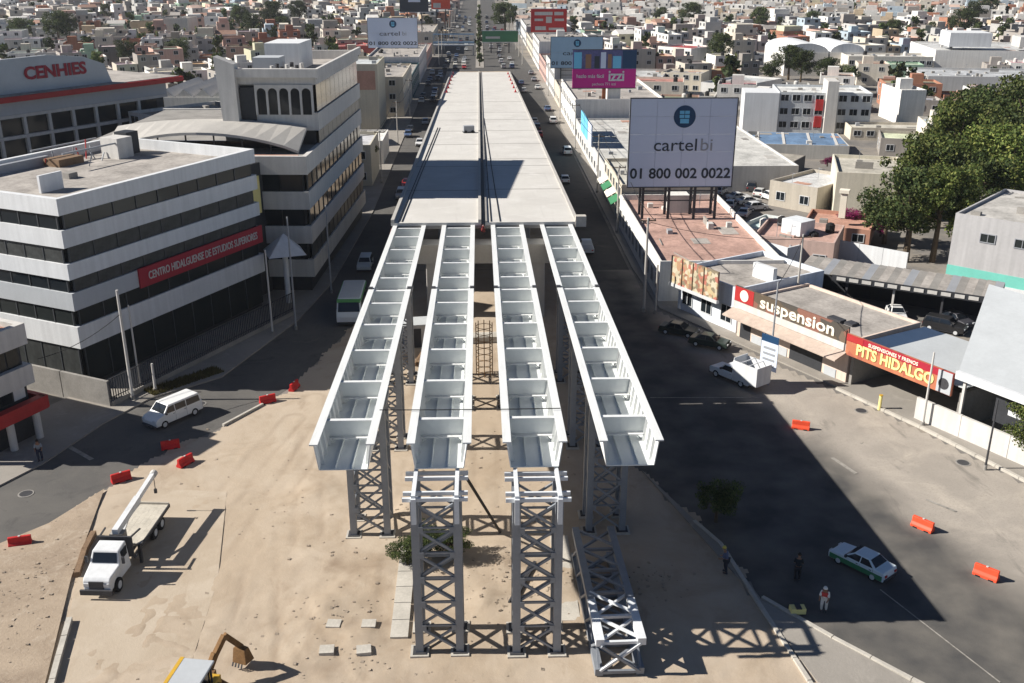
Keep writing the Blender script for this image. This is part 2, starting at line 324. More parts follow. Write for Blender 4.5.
def dirt_field(x, y):
    n1 = fbm(x,y,1,.11,5); n2 = fbm(x,y,2,.55,4); n3 = fbm(x,y,3,2.1,2)
    z = .05+.22*(n1-.5)+.10*(n2-.5)+.035*(n3-.5); wear = np.zeros_like(x)
    for k, T in enumerate(TRACKS):
        d = seg_dist(x+.35*(fbm(x,y,10+k,.25,2)-.5), y, T); g = np.exp(-((d-.85)/.22)**2); q = np.clip(2.4*(fbm(x,y,50+k,.18,3)-.34),0,1); z -= .028*g*q; z += .014*q*np.exp(-((d-1.25)/.18)**2); wear = np.maximum(wear, .75*q*g*(.35+.65*fbm(x,y,30+k,.5,2)))
    for (cx,cy,rx,ry,k) in ((-7.6,50.2,2.6,2.2,.9),(-9.4,51.2,1.6,1.2,1.0),(-6.2,46.2,2.8,1.8,.7),(-11,46.5,2.5,1.4,.55),(-3,40.2,4,1.2,.45),(-8.8,42,2.4,1,.6),(2.2,50.5,2.4,2.6,.8),(-2.6,52,2.4,2.2,.8)):
        wear = np.maximum(wear, k*np.exp(-(((x-cx)/rx)**2+((y-cy)/ry)**2))*np.clip(3.2*(fbm(x,y,60,.9,4)-.36),0,1.2))
    # spoil heaps
    for (cx,cy,r,h) in ((-8.6,47.0,1.7,.28),(-6.9,44.2,1.3,.25),(-9.6,43.6,1.2,.22),(-11.4,60.5,1.6,.2),(9.2,50,1.5,.3),(-4.6,57.5,1.5,.35),(1.0,52,1.2,.3),(4.4,49,1.4,.35),(-9.8,70,1.2,.25),(-.2,47.6,1.0,.2)):
        z += h*np.exp(-((x-cx)**2+(y-cy)**2)/(r*r))*(.5+n2)
    return np.maximum(z, .024), wear
def terrain(name, poly, x0, x1, y0, y1, st, m, rag=.9):
    xs = np.arange(x0,x1,st); ys = np.arange(y0,y1,st); X, Y = np.meshgrid(xs,ys,indexing='ij')
    cx, cy = X+st/2, Y+st/2; ox = rag*(fbm(cx,cy,41,.5,4)-.5)*2; oy = rag*(fbm(cx,cy,42,.5,4)-.5)*2
    keep = inside(cx+ox, cy+oy, poly); Z, wr = dirt_field(X,Y)
    if rag:                                    # thin out to nothing at the ragged edge
        bd = seg_dist(X, Y, list(poly)+[poly[0]]); Z = .024+(Z-.024)*np.clip(bd/2.2,0,1)
    nx, ny = X.shape; idx = np.arange(nx*ny).reshape(nx,ny); k = keep[:-1,:-1]
    F = np.stack([idx[:-1,:-1][k],idx[1:,:-1][k],idx[1:,1:][k],idx[:-1,1:][k]],1)
    used, inv = np.unique(F, return_inverse=True); V = np.stack([X.ravel()[used],Y.ravel()[used],Z.ravel()[used]],1)
    me = bpy.data.meshes.new(name); me.from_pydata(V.tolist(), [], inv.reshape(F.shape).tolist()); a = me.attributes.new('wear','FLOAT','POINT'); a.data.foreach_set('value', wr.ravel()[used].astype(np.float32))
    return struct(link(name, me, m, smooth=True))
G_dirt = ground_mat('site_dirt', [((.385,.31,.232),0,0,0), ((.44,.365,.285), .09, .42, .62), ((.32,.25,.18), .2, .5, .72), ((.455,.385,.305), .3, .55, .8, (1,.35,1), R(-25)), ((.28,.21,.15), .5, .6, .8, (1,.5,1), R(15)), ((.27,.205,.15), 2.2, .66, .85), ((.43,.36,.28), 4.0, .6, .9)], bump=.35)
_n = G_dirt.node_tree.nodes; _l = G_dirt.node_tree.links; _b = _n['Principled BSDF']; _src = _b.inputs['Base Color'].links[0].from_socket
_at = _n.new('ShaderNodeAttribute'); _at.attribute_name = 'wear'; _mx = _n.new('ShaderNodeMix'); _mx.data_type = 'RGBA'; _mx.inputs['B'].default_value = (.20,.145,.10,1)
_mm = _n.new('ShaderNodeMath'); _mm.operation = 'MULTIPLY'; _mm.inputs[1].default_value = .72; _l.new(_at.outputs['Fac'], _mm.inputs[0]); _l.new(_mm.outputs[0], _mx.inputs['Factor']); _l.new(_src, _mx.inputs['A']); _l.new(_mx.outputs['Result'], _b.inputs['Base Color'])
road_right()
terrain('dirt_site', DIRT_L[:-1]+[(-10.6,112.3),(9.5,112.3)]+DIRT_R[1:]+[(-52,20)], -46, 24, 30, 112, .22, G_dirt)
sheet('dirt_site_far', [(-10.6,112),(9.5,112),(9.5,330),(-10.4,330)], .022, G_dirt)
sheet('rough_verge', [(-52,20),(-40,46.5),(-30.6,53.6),(-27.9,56.6),(-25.9,61),(-24.9,55),(-24.2,50.5),(-22.2,42),(-19.5,30),(-19,20)], .17, G_rough)
SLAB = [(-24.4,55),(-23.8,50.2),(-21.8,42),(-19,30),(-18.6,20),(-14.6,20),(-15.2,43),(-15.6,50),(-17.5,60.5),(-22.8,61)]
sheet('concrete_slab', SLAB, .07, G_slab, .07)
sheet('concrete_footway', [(11.2,62.5),(14.6,52.7),(15.6,47.1),(21.3,40.0),(29,31),(22,31),(16.6,40.2),(14.9,49)], .13, G_pave, .12)
# left pavement and right pavement: raised kerbs
sheet('pavement_left', KERB_L+[(-20,330),(-20.5,141),(-22,112),(-27,98),(-34,77),(-40,66),(-60,40),(-85,30)], .13, G_pave, .125)
sheet('pavement_right', [(17.5,330),(17.6,112),(18.4,97.5),(24.2,87),(30,76.6),(34,69),(36.8,62.6),(39.9,55.3),(46.4,40.3),(60,24),(70,24),(62,50),(42,70),(30,96),(22,112),(22,330)], .13, G_pave, .125)

# site kerbs (each a run of kerb stones)
def kerb_run(label, pts, w=.3, h=.28, m='kerb', step=1.6):
    t = thing('kerb', label, 'kerb', (0,0,0))
    for a, b in zip(pts[:-1], pts[1:]):
        a = Vector((*a,0)); b = Vector((*b,0)); n = max(1, int((b-a).length/step)); d = (b-a)/n
        for i in range(n):
            p = a+d*i+d.normalized()*.02; q = a+d*(i+1)-d.normalized()*.02
            MB().bar((p.x,p.y,h/2-.02),(q.x,q.y,h/2-.02+random.uniform(-.015,.015)), w, h+.06).build('kerb_stone', M[m], t)
    return t
kerb_run('low concrete kerb left of the crane truck', [(-24.55,55.2),(-24.4,53.2),(-23.9,50.6)], .32, .4, 'wood')
kerb_run('low concrete kerb beside the slab at the bottom left', [(-22.75,46.4),(-22.1,43.2),(-21.3,39.5)], .3, .34)
kerb_run('pale kerb line running past the small tree to the right of the towers', [(13.5,55.6),(14.6,52.9),(15.3,47.2),(16.2,40.2),(16.4,36)], .22, .2)
kerb_run('long kerb between the concrete footway and the shaded avenue', [(15.7,47.3),(18.5,43.6),(21.4,40.2),(25.5,35.6)], .22, .2)
kerb_run('kerb between the left street and the dirt by the red barriers', [(-20.2,70.8),(-17.9,74.7)], .2, .2)
kerb_run('yellowish kerb along the right-hand shop pavement', [(29.8,76.4),(33.8,68.8),(36.6,62.4),(39.7,55.1)], .25, .2)

# worn painted marks
def mark(label, pts, w):
    mb = MB()
    for a, b in zip(pts[:-1], pts[1:]):
        a = Vector((*a,0)); b = Vector((*b,0)); n = (b-a).normalized().cross(Vector((0,0,1)))*(w/2)
        mb.add([(a-n)[:2]+(.042,),(a+n)[:2]+(.042,),(b+n)[:2]+(.042,),(b-n)[:2]+(.042,)], [(0,1,2,3)])
    o = mb.build('road_marking', M['paintline']); o['label'] = label; o['category'] = 'road marking'; o['kind'] = 'structure'; return o
mark('white stop line across the shaded right lanes', [(P(650,398)[0],P(650,398)[1]),(P(764,398)[0],P(764,398)[1])], .14)
mark('worn lane dash on the dusty right road', [P(832,458)[:2],P(856,474)[:2]], .3)
mark('worn lane dash left of the orange barrier', [P(926,500)[:2],P(956,512)[:2]], .22)
mark('white lane dash on the shaded left street beside the red-fronted shop', [P(57,407)[:2],P(88,413)[:2]], .35)
mark('broken white mark on the shaded left street', [P(62,443)[:2],P(92,460)[:2]], .35)
mark('faint lane line along the shaded right carriageway', [P(880,590)[:2],P(1000,683)[:2]], .09)

# ================================================================== FLYOVER
SL = .04; ANG = -math.atan(SL)
def zdeck(Y): return 9.37 - SL*(Y-97.0)
# --- girders
GX = [(-7.12,'leftmost white steel tub girder of the unfinished flyover'),(-2.25,'second white steel tub girder from the left, ending on a lattice tower'),
      (2.6,'third white steel tub girder from the left, ending on a lattice tower'),(7.5,'rightmost white steel tub girder of the unfinished flyover')]
GL = 52.0; GH = 1.42
BARS = [3.3,9.0,14.6,20.0,25.2,28.6,32.4,37.2,42.2,47.4,51.2]
sectw = {}
def web_mesh(s, y0, y1):
    m = MB(); x0, x1 = 1.2*s, 1.40*s
    a = [(x0,y0,.04),(x0+.05*s,y0,.04),(x1+.05*s,y0,GH),(x1,y0,GH)]; b = [(x,y1,z) for x,_,z in a]
    if s < 0: a = a[::-1]; b = b[::-1]
    return m.hull(b, a)
meshes = {}
for s in (-1, 1):
    for k, (y0,y1) in enumerate(((0,28.75),(28.95,GL))):
        meshes['web',s,k] = web_mesh(s,y0,y1).mesh('web')
        xc = 1.42*s
        meshes['fl',s,k] = MB().box(xc-.215,y0-.12 if k == 0 else y0,GH+.002,xc+.215,y1,GH+.075).mesh('top_flange')
    st = MB()
    for i in range(44):
        y = .6+i*1.18
        st.hull([(1.18*s-.14*s*q,y,.06) for q in (0,1)]+[(1.36*s-.14*s,y,GH-.02),(1.38*s,y,GH-.02)], [(1.18*s-.14*s*q,y+.03,.06) for q in (0,1)]+[(1.36*s-.14*s,y+.03,GH-.02),(1.38*s,y+.03,GH-.02)])
    meshes['st',s] = st.mesh('web_stiffeners')
meshes['bot'] = [MB().box(-1.23,0.02,0,1.23,28.75,.045).mesh('bottom_plate'), MB().box(-1.23,28.95,0,1.23,GL,.045).mesh('bottom_plate')]
meshes['rib'] = MB().box(-.02,.1,.047,.02,GL-.1,.17).mesh('longitudinal_rib')
meshes['dia'] = MB().hull([(-1.31,-.012,GH-.12),(1.31,-.012,GH-.12),(1.19,-.012,.45),(-1.19,-.012,.45)][::-1], [(-1.31,.012,GH-.12),(1.31,.012,GH-.12),(1.19,.012,.45),(-1.19,.012,.45)][::-1]).mesh('diaphragm')
meshes['ts'] = MB().box(-1.36,-.15,GH-.115,1.36,.15,GH-.03).mesh('top_strut')
meshes['ls'] = MB().box(-1.18,-.34,.40,1.18,.06,.448).mesh('lower_strut')
meshes['gus'] = MB().hull([(-.75,-.02,.39),(-.68,-.02,.39),(-.98,-.02,.05),(-1.08,-.02,.05)], [(-.75,.02,.39),(-.68,.02,.39),(-.98,.02,.05),(-1.08,.02,.05)]).mesh('gusset')
meshes['spl'] = MB().box(-.16,28.6,GH-.3,.16,29.1,GH+.16).mesh('splice_plate')
for gi, (xc, lab) in enumerate(GX):
    t = thing('tub_girder', lab, 'girder', (xc, 45.3, 9.70), 0, 'white steel tub girders'); t.rotation_euler.x = ANG
    for k in (0,1): link('bottom_plate', meshes['bot'][k], M['steel_in'], t)
    for x in (-.42,.42): link('longitudinal_rib', meshes['rib'], M['steel_in'], t, (x,0,0))
    for s in (-1,1):
        for k in (0,1):
            link('web', meshes['web',s,k], M['steel'], t); link('top_flange', meshes['fl',s,k], M['steel'], t)
        stuff(link('web_stiffeners', meshes['st',s], M['steel'], t))
        link('splice_plate', meshes['spl'], M['dark'], t, (1.5*s,0,0))
    for i, y in enumerate(BARS):
        d = link('diaphragm', meshes['dia'], M['steel_in'], t, (0,y,0))
        link('top_strut', meshes['ts'], M['steel'], d); link('lower_strut', meshes['ls'], M['steel'], d)
        link('gusset', meshes['gus'], M['steel_in'], d); g2 = link('gusset', meshes['gus'], M['steel_in'], d); g2.rotation_euler.z = math.pi

# --- finished deck
dk = thing('flyover_deck', 'long pale concrete flyover deck descending to the avenue', 'bridge deck', (0,97.3,9.37)); dk.rotation_euler.x = ANG
DL = 229.0
def dbox(name, x0, x1, z0, z1, m, y0=0, y1=DL): return MB().box(x0,y0,z0,x1,y1,z1).build(name, m, dk)
seg = [0,30,60,90,120,150,180,210,DL]
for a, b in zip(seg[:-1], seg[1:]):
    dbox('deck_slab', -8.95, .02, -.3, 0, M['conc_deck'], a+.03, b-.03); dbox('deck_slab', .42, 9.75, -.3, 0, M['conc_deck'], a+.03, b-.03)
dbox('edge_kerb', -8.95,-8.62,.003,.34, M['conc']); dbox('edge_kerb', 9.42,9.75,.003,.16, M['conc'])
dbox('median_kerb', -.28,.02,.003,.3, M['conc']); dbox('median_kerb', .44,.62,.003,.14, M['conc_d'])
dbox('median_gap_plate', .025,.415,-.28,-.12, M['dark'])
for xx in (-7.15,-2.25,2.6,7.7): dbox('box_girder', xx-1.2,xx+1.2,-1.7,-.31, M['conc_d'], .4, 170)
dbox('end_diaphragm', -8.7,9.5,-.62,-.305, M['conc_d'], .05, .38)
for y in (18,36,42,58,75,92,105,128):
    dbox('joint_strip', -8.6,-.3,.002,.02, M['conc_d'], y, y+.18); dbox('joint_strip', .64,9.4,.002,.02, M['conc_d'], y+.6, y+.78)
for (x0, y0, x1, y1) in ((-8.2,.5,-7.4,80),(-7.9,.5,-7.0,80),(1.0,.3,.7,70),(1.9,.3,.75,95)):
    MB().cyl((x0,y0,.05),(x1,y1,.05),.05,n=6).build('deck_cable', M['cable'], dk)
MB().box(9.45,-.1,-.5,10.5,.9,.55).build('corner_block', M['kerb'], dk)
# piers
def pier(Y, lab):
    zt = zdeck(Y) - 1.72
    t = thing('bridge_pier', lab, 'pier', (.3,Y,0), 0, 'concrete piers under the flyover')
    MB().hull([(-8.6,-1.1,zt),(8.8,-1.1,zt),(8.8,1.1,zt),(-8.6,1.1,zt)], [(-6.6,-1.1,zt-1.9),(6.8,-1.1,zt-1.9),(6.8,1.1,zt-1.9),(-6.6,1.1,zt-1.9)]).build('cap_beam', M['conc'], t)
    for x in (-4.7,4.9): MB().box(x-1.1,-.9,-.2,x+1.1,.9,zt-1.9).build('column', M['conc'], t, bevel=.08)
    if Y < 100:
        for x in GXs: MB().box(x-.9,-.5,zt+.002,x+.9,.5,zt+.14).build('bearing', M['dark'], t)
GXs = [-7.45,-2.55,2.3,7.4]
pier(96.2,'nearest concrete pier carrying the far ends of the white girders')
for i, Y in enumerate((126,156,186)): pier(Y, 'concrete pier hidden in shade under the deck, row %s from the girders' % ('two','three','four')[i])
MB().prism([(-8.8,212),(9.6,212),(9.6,322),(-8.8,322)], -.2, .01).build('ramp_base', M['conc_d'])
o = bpy.data.objects['ramp_base']; tag(o, 'low concrete ramp base under the far end of the flyover deck', 'ramp')

# --- lattice shoring towers
def x_face(t, p0, p1, z0, z1, n, m, r=.1):
    """bracing of one face between two legs p0, p1 (xy), n panels"""
    dz = (z1-z0)/n
    for i in range(n):
        a = z0+dz*i; b = a+dz
        MB().bar((*p0,a),(*p1,b), r, r).build('cross_brace', m, t); 
        nx = Vector((p1[1]-p0[1], p0[0]-p1[0], 0)).normalized()*(r*1.05)
        MB().bar((p0[0]+nx.x,p0[1]+nx.y,b),(p1[0]+nx.x,p1[1]+nx.y,a), r, r).build('cross_brace', m, t)
        if i: MB().bar((*p0,a),(*p1,a), r*.9, r*.9).build('horizontal_brace', m, t)
def tower(xc, y0, h, lab, wd=2.5, dp=2.4, n=5, top=True):
    t = thing('lattice_tower', lab, 'shoring tower', (xc, y0+dp/2, 0), 0, 'steel lattice towers under the girders')
    hx, hy, L = wd/2-.2, dp/2-.2, .40
    for sx in (-1,1):
        for sy in (-1,1): MB().box(sx*hx-L/2,sy*hy-L/2,-.05,sx*hx+L/2,sy*hy+L/2,h-.35).build('leg', M['tower'], t)
    c = [(-hx,-hy),(hx,-hy),(hx,hy),(-hx,hy)]
    for i in range(4):
        a, b = c[i], c[(i+1)%4]; x_face(t, a, b, .25, h-.6, n, M['tower'], .11)
    for sx in (-1,1): MB().box(sx*hx-.35,-hy-.35,.147,sx*hx+.35,-hy+.35,.19).build('base_plate', M['dark'], t); MB().box(sx*hx-.35,hy-.35,.147,sx*hx+.35,hy+.35,.19).build('base_plate', M['dark'], t)
    for sx in (-1,1):
        for sy in (-1,1): MB().box(sx*hx-.48,sy*hy-.48,-.12,sx*hx+.48,sy*hy+.48,.015+.13).build('footing', M['kerb'], t)
    for i in range(1, n):
        z = .25+(h-.85)*i/n
        for sx in (-1,1): MB().box(sx*(hx-.28)-.12,-hy-.235,z-.16,sx*(hx-.28)+.12,-hy-.215,z+.16).build('gusset_plate', M['tower'], t)
    if top:
        for y in (-hy-.35,-hy+.25,hy-.25,hy+.3): MB().bar((-wd/2-.35,y,h-.25),(wd/2+.35,y,h-.25), .14, .2).build('top_beam', M['tower_w'], t)
        for x in (-hx,hx):
            MB().bar((x,-hy-.5,h-.05),(x,hy+.5,h-.05), .2, .18).build('top_beam', M['tower_w'], t)
            MB().box(x-.12,-hy-.62,h-1.5,x+.12,-hy-.36,h-.1).build('jack_post', M['tower_w'], t)
    else:
        MB().box(-wd/2-.1,-dp/2,h-.34,wd/2+.1,dp/2,h-.05).build('cap_plate', M['tower'], t)
    return t
def gz(Y): return 9.6 - SL*(Y-45.3)
tower(-2.4, 43.0, gz(44.2)-.05, 'front left lattice tower with white pipe head at the girder end', n=6)
tower(2.65, 42.8, gz(44.2)-.05, 'front right lattice tower with white pipe head at the girder end', n=6)
tower(-7.15, 54.5, gz(55.7), 'lattice tower standing alone under the end of the leftmost girder', n=5, top=False)
tower(7.65, 54.5, gz(55.7), 'lattice tower under the end of the rightmost girder behind the lying truss', n=5, top=False)
for i, Y in enumerate((66.3, 78.5)):
    tower(-7.15, Y, gz(Y+1.2), ('second','third')[i]+' lattice tower from the front under the leftmost girder', n=5, top=False)
    tower(7.65, Y, gz(Y+1.2), ('second','third')[i]+' lattice tower from the front under the rightmost girder', n=5, top=False)
tower(-2.25, 73.2, gz(74.4), 'lattice tower under the splice of the second girder', n=5, top=False)
tower(2.6, 73.2, gz(74.4), 'lattice tower under the splice of the third girder', n=5, top=False)
# lying truss segment
lt = thing('lattice_truss', 'lattice truss segment lying on the ground right of the front towers', 'truss', (6.75,41.0,.1), R(1.5), 'steel lattice towers under the girders')
for sx in (-1,1):
    for z in (.2,2.0):
        MB().box(sx*1.05-.2,0,z-.2,sx*1.05+.2,10.6,z+.2).build('chord', M['tower'], lt)
        if z > 1: MB().box(sx*1.05-.21,-.012,z-.19,sx*1.05+.21,3.4,z+.212).build('sunlit_chord_end', M['tower_w'], lt)  # white overlay colours the near chord ends as sunlit
for i in range(5):
    a, b = 2.1*i, 2.1*i+2.1
    for z, m in ((2.0,'tower_w' if i < 2 else 'tower'),(.2,'tower')):  # top braces: white where the truss is sunlit, grey where shaded
        MB().bar((-1.05,a+.1,z),(1.05,b-.1,z),.13).build('cross_brace', M[m], lt); MB().bar((-1.05,b-.1,z+.14),(1.05,a+.1,z+.14),.13).build('cross_brace', M[m], lt)
        MB().bar((-1.05,a+.1,z-.05),(1.05,a+.1,z-.05),.16).build('horizontal_brace', M[m], lt)
    for sx in (-1,1): MB().bar((sx*1.05,a+.1,.3),(sx*1.05,b-.1,1.9),.12).build('cross_brace', M['tower'], lt); MB().bar((sx*1.18,b-.1,.3),(sx*1.18,a+.1,1.9),.12).build('cross_brace', M['tower'], lt)
MB().bar((-1,0,.3),(1,0,1.9),.12).build('cross_brace', M['tower_w'], lt); MB().bar((1,-.13,.3),(-1,-.13,1.9),.12).build('cross_brace', M['tower'], lt)  # white end brace belongs to the sunlit colouring

# ================================================================== BUILDINGS
FRAME_M = {}
def win_mesh(w, h):
    k = (round(w,1), round(h,1))
    if k not in FRAME_M:
        w, h = k; f = MB(); b = .09
        f.box(-w/2,-.07,0,w/2,.0,b).box(-w/2,-.07,h-b,w/2,.0,h).box(-w/2,-.07,b+.001,-w/2+b,.0,h-b-.001).box(w/2-b,-.07,b+.001,w/2,.0,h-b-.001).box(-.03,-.06,b+.001,.03,.0,h-b-.001)
        p = MB().box(-w/2+.02,-.022,.02,w/2-.02,-.004,h-.02)
        FRAME_M[k] = (f.mesh('window'), p.mesh('pane'))
    return FRAME_M[k]
def add_window(parent, x, y, z, w, h, rz=0, fm='alu', gm='glass'):
    f, p = win_mesh(w, h)
    o = link('window', f, M[fm], parent, (x,y,z), rz); link('pane', p, M[gm], o); return o
def facade_windows(t, w, d, h, floors, cols, side, ww=1.5, wh=1.3, base=1.0, sides='f'):
    fh = h/floors
    for fl in range(floors):
        z = fl*fh+base*min(1, fh/3)
        hh = min(wh, fh-base-.35)
        if hh < .5: continue
        if 'f' in sides:
            for i in range(cols): add_window(t, w*(i+.5)/cols, -.005, z, min(ww, w/cols*.75), hh)
        nd = max(1, int(d/(w/cols)))
        if 'l' in sides:
            for i in range(nd): add_window(t, -.005, d*(i+.5)/nd, z, min(ww, d/nd*.75), hh, -math.pi/2)
        if 'r' in sides:
            for i in range(nd): add_window(t, w+.005, d*(i+.5)/nd, z, min(ww, d/nd*.75), hh, math.pi/2)
def shell(w, d, h, par=.5, th=.2):
    """four walls with a parapet standing above a sunken roof"""
    m = MB(); v = []
    for (x0,y0,x1,y1), z in (((0,0,w,d),-.2), ((0,0,w,d),h), ((th,th,w-th,d-th),h), ((th,th,w-th,d-th),h-par)):
        v += [(x0,y0,z),(x1,y0,z),(x1,y1,z),(x0,y1,z)]
    f = []
    for k in range(3):
        for i in range(4):
            j = (i+1)%4; f.append((k*4+i,k*4+j,k*4+4+j,k*4+4+i))
    return m.add(v, f)
def block(label, A, B, depth, h, col=(.6,.58,.54), floors=2, cols=4, roof=(.36,.33,.30), name='building', cat='building', sides='f', par=.5, ww=1.5, wh=1.3, group=None, tanks=1, wm=None, hut=False, clutter=None):
    A = Vector((A[0],A[1],0)); B = Vector((B[0],B[1],0)); d = B-A; w = d.length; rz = math.atan2(d.y, d.x)
    t = thing(name, label, cat, A, rz, group)
    o = shell(w, depth, h, par).build('wall', wm or M['wallc'], t); o.color = (*col, 1)
    o = MB().box(.18,.18,h-par-.12,w-.18,depth-.18,h-par+.01).build('roof', M['rooft'], t); o.color = (*roof, 1)
    if sides: facade_windows(t, w, depth, h, floors, cols, 'f', ww, wh, sides=sides)
    rr = random.Random(int(w*1000+h*77))
    for i in range(tanks):
        MB().tank(rr.uniform(1.2,w-1.2), rr.uniform(depth*.4,depth-1.2), h-par).build('water_tank', M['black' if rr.random()<.6 else 'white2'], t)
    if hut:
        x = rr.uniform(1,max(1.2,w-4)); y = rr.uniform(depth*.3, max(depth*.35,depth-4))
        o = MB().box(x,y,h-par+.011,x+2.8,y+2.6,h-par+2.3).build('roof_hut', M['wallc'], t); o.color = (*[c*.95 for c in col],1)
    if clutter is None: clutter = int(w*depth/26) if cat != 'house' else int(w*depth/70)
    zr = h-par+.012
    for i in range(min(clutter, 26)):
        x = rr.uniform(.8,w-1.4); y = rr.uniform(.8,depth-1.4); k = rr.random()
        if k < .4: MB().box(x,y,zr,x+rr.uniform(.4,1.1),y+rr.uniform(.4,1.0),zr+rr.uniform(.25,.8)).build('roof_unit', M[rr.choice(('grey','white2','conc_d','conc_d'))], t)
        elif k < .6: MB().bar((x,y,zr+.06),(min(w-.5,x+rr.uniform(1,5)),min(depth-.5,y+rr.uniform(-.3,2)),zr+.06),.09).build('roof_pipe', M['conc_d'], t)
        elif k < .8: MB().box(x,y,zr-.002,min(w-.4,x+rr.uniform(1.5,4)),min(depth-.4,y+rr.uniform(1,3)),zr+.03+.001*i).build('roof_patch', M[rr.choice(('conc_d','roofc','conc','roofp'))], t)
        elif k < .9: MB().bar((x,y,zr),(x,y,zr+1.9),.05).bar((x,y,zr+1.7),(x+.5,y,zr+1.7),.05).build('aerial', M['grey'], t)
        else: MB().box(x,y,zr,x+rr.uniform(1.5,3),y+.18,zr+rr.uniform(.5,1.0)).build('low_wall', M['conc_d'], t)
    n = Vector((-d.y,d.x,0)).normalized()*depth; occupy([A,B,B+n,A+n])
    return t

# ---------- banded college building (left)
A1 = Vector((-33.1,77.85,0)); RZ1 = R(90-26.4); W1, D1 = 24.3, 18.0
L1 = thing('college_building', 'five-storey white banded college building with red banner', 'building', A1, RZ1)
MB().box(.55,.55,-.2,W1-.3,D1-.5,15.0).build('core', M['dkwall'], L1)
bands = [(15.05,16.4,'white'),(12.4,13.85,'white'),(9.75,11.08,'white'),(7.13,8.63,'greyband'),(3.85,5.75,'white')]
for z0, z1, m in bands:
    b = MB(); e = .0
    for (x0,y0,x1,y1) in ((0,0,W1,.5),(0,.502,.5,D1),(W1-.45,.502,W1,D1),(.502,D1-.5,W1-.452,D1)): b.box(x0,y0,z0,x1,y1,z1)
    for (x0,y0,x1,y1) in ((0,0,W1,.5),(0,.502,.5,D1),(W1-.45,.502,W1,D1),(.502,D1-.5,W1-.452,D1)): MB().box(x0,y0,z0,x1,y1,z1).build('spandrel_band', M[m], L1)
tops = [(13.855,15.045),(11.085,12.395),(8.635,9.745),(5.755,7.125),(.6,3.845)]
nb = 9
for z0, z1 in tops:
    pw = (W1-1)/nb
    pm = MB().box(.06,-.03,0,pw-.06,.02,z1-z0).mesh('pane'); mm = MB().box(-.05,-.1,0,.05,.05,z1-z0).mesh('mullion')
    for i in range(nb):
        link('pane', pm, M[random.choice(('glass','glass','glass2','glass2','blind2'))], L1, (.5+pw*i,.2,z0)); link('mullion', mm, M['mull'], L1, (.5+pw*i,.2,z0))
    for i in range(8):
        pw2 = (D1-1)/8
        if i == 0: pm2 = MB().box(-.02,.06,0,.03,pw2-.06,z1-z0).mesh('pane'); mm2 = MB().box(-.05,-.05,0,.1,.05,z1-z0).mesh('mullion')
        link('pane', pm2, M[random.choice(('glass','glass2','blind2','blind2','blind'))], L1, (.2,.5+pw2*i,z0)); link('mullion', mm2, M['alu' if i%2 else 'mull'], L1, (.18,.5+pw2*i,z0))
MB().box(.5,.5,15.03,W1-.46,D1-.5,15.4).build('roof', M['roofc'], L1)
MB().box(7.2,-.16,7.0,W1-.1,-.003,8.75).build('banner', M['signred'], L1)
text(L1, 'CENTRO HIDALGUENSE DE ESTUDIOS SUPERIORES', 1.0, (15.8,-.19,7.85), M['white2'], sx=.66, bold=.012)
# stair block joining the two buildings
MB().box(W1+.002,2.6,-.2,W1+4.2,D1-2,14.2).build('stair_block', M['dkwall'], L1)
MB().box(W1+.8,2.45,9.0,W1+3.4,2.598,12.9).build('yellow_panel', M['gold'], L1)
# roof clutter of the college
for (x,y,sx,sy,h,m) in ((4.2,6.5,2.4,.25,1.5,'white'),(18.5,12,2.0,2.2,2.0,'white2'),(20.8,13,1.6,1.6,2.2,'dkwall'),(13,14,3,2,.7,'wood'),(6,16.4,8,.5,.8,'grey'),(9.5,9,1.0,.8,.5,'conc_d')):
    MB().box(x,y,15.402,x+sx,y+sy,15.4+h).build('roof_box', M[m], L1)
for i in range(16):
    x = 13+random.random()*9; y = 10.5+random.random()*6.5; z = 15.9+random.random()*1.4
    MB().bar((x,y,15.41),(x+random.uniform(-.4,.4),y+random.uniform(-.4,.4),z), .09).build('roof_post', M['grey' if i%3 else 'red'], L1)
MB().box(12,12.2,16.9,20,12.35,17.05).build('roof_beam', M['grey'], L1); MB().box(12,16.2,16.9,20,16.35,17.05).build('roof_beam', M['grey'], L1)
occupy([(-60,70),(-18,125)])
# dark fence in front of the college
fn = thing('railing_fence', 'dark metal railing fence along the college forecourt', 'fence', A1, RZ1)
MB().box(-1.5,-4.3,0,23,-4.1,.55).build('plinth', M['conc_d'], fn)
pk = MB().box(-.03,-.03,.55,.03,.03,2.5).mesh('railing_bar')
for i in range(98): link('railing_bar', pk, M['dark'], fn, (-1.4+i*.25,-4.2,0))
for z in (.8,2.4): MB().box(-1.5,-4.235,z,23,-4.165,z+.06).build('rail', M['dark'], fn)
MB().prism([(0,-4),(23,-4),(23,-.1),(0,-.1)], .0, .16).build('forecourt', G_pave, fn)
# side wall of the college
sw = thing('boundary_wall', 'grey boundary wall left of the college corner', 'wall', A1, RZ1)
for i in range(5): MB().box(-1.6,-4.1+i*5.2,0,-1.35,1.0+i*5.2,2.3).build('wall_panel', M['conc_d'], sw)

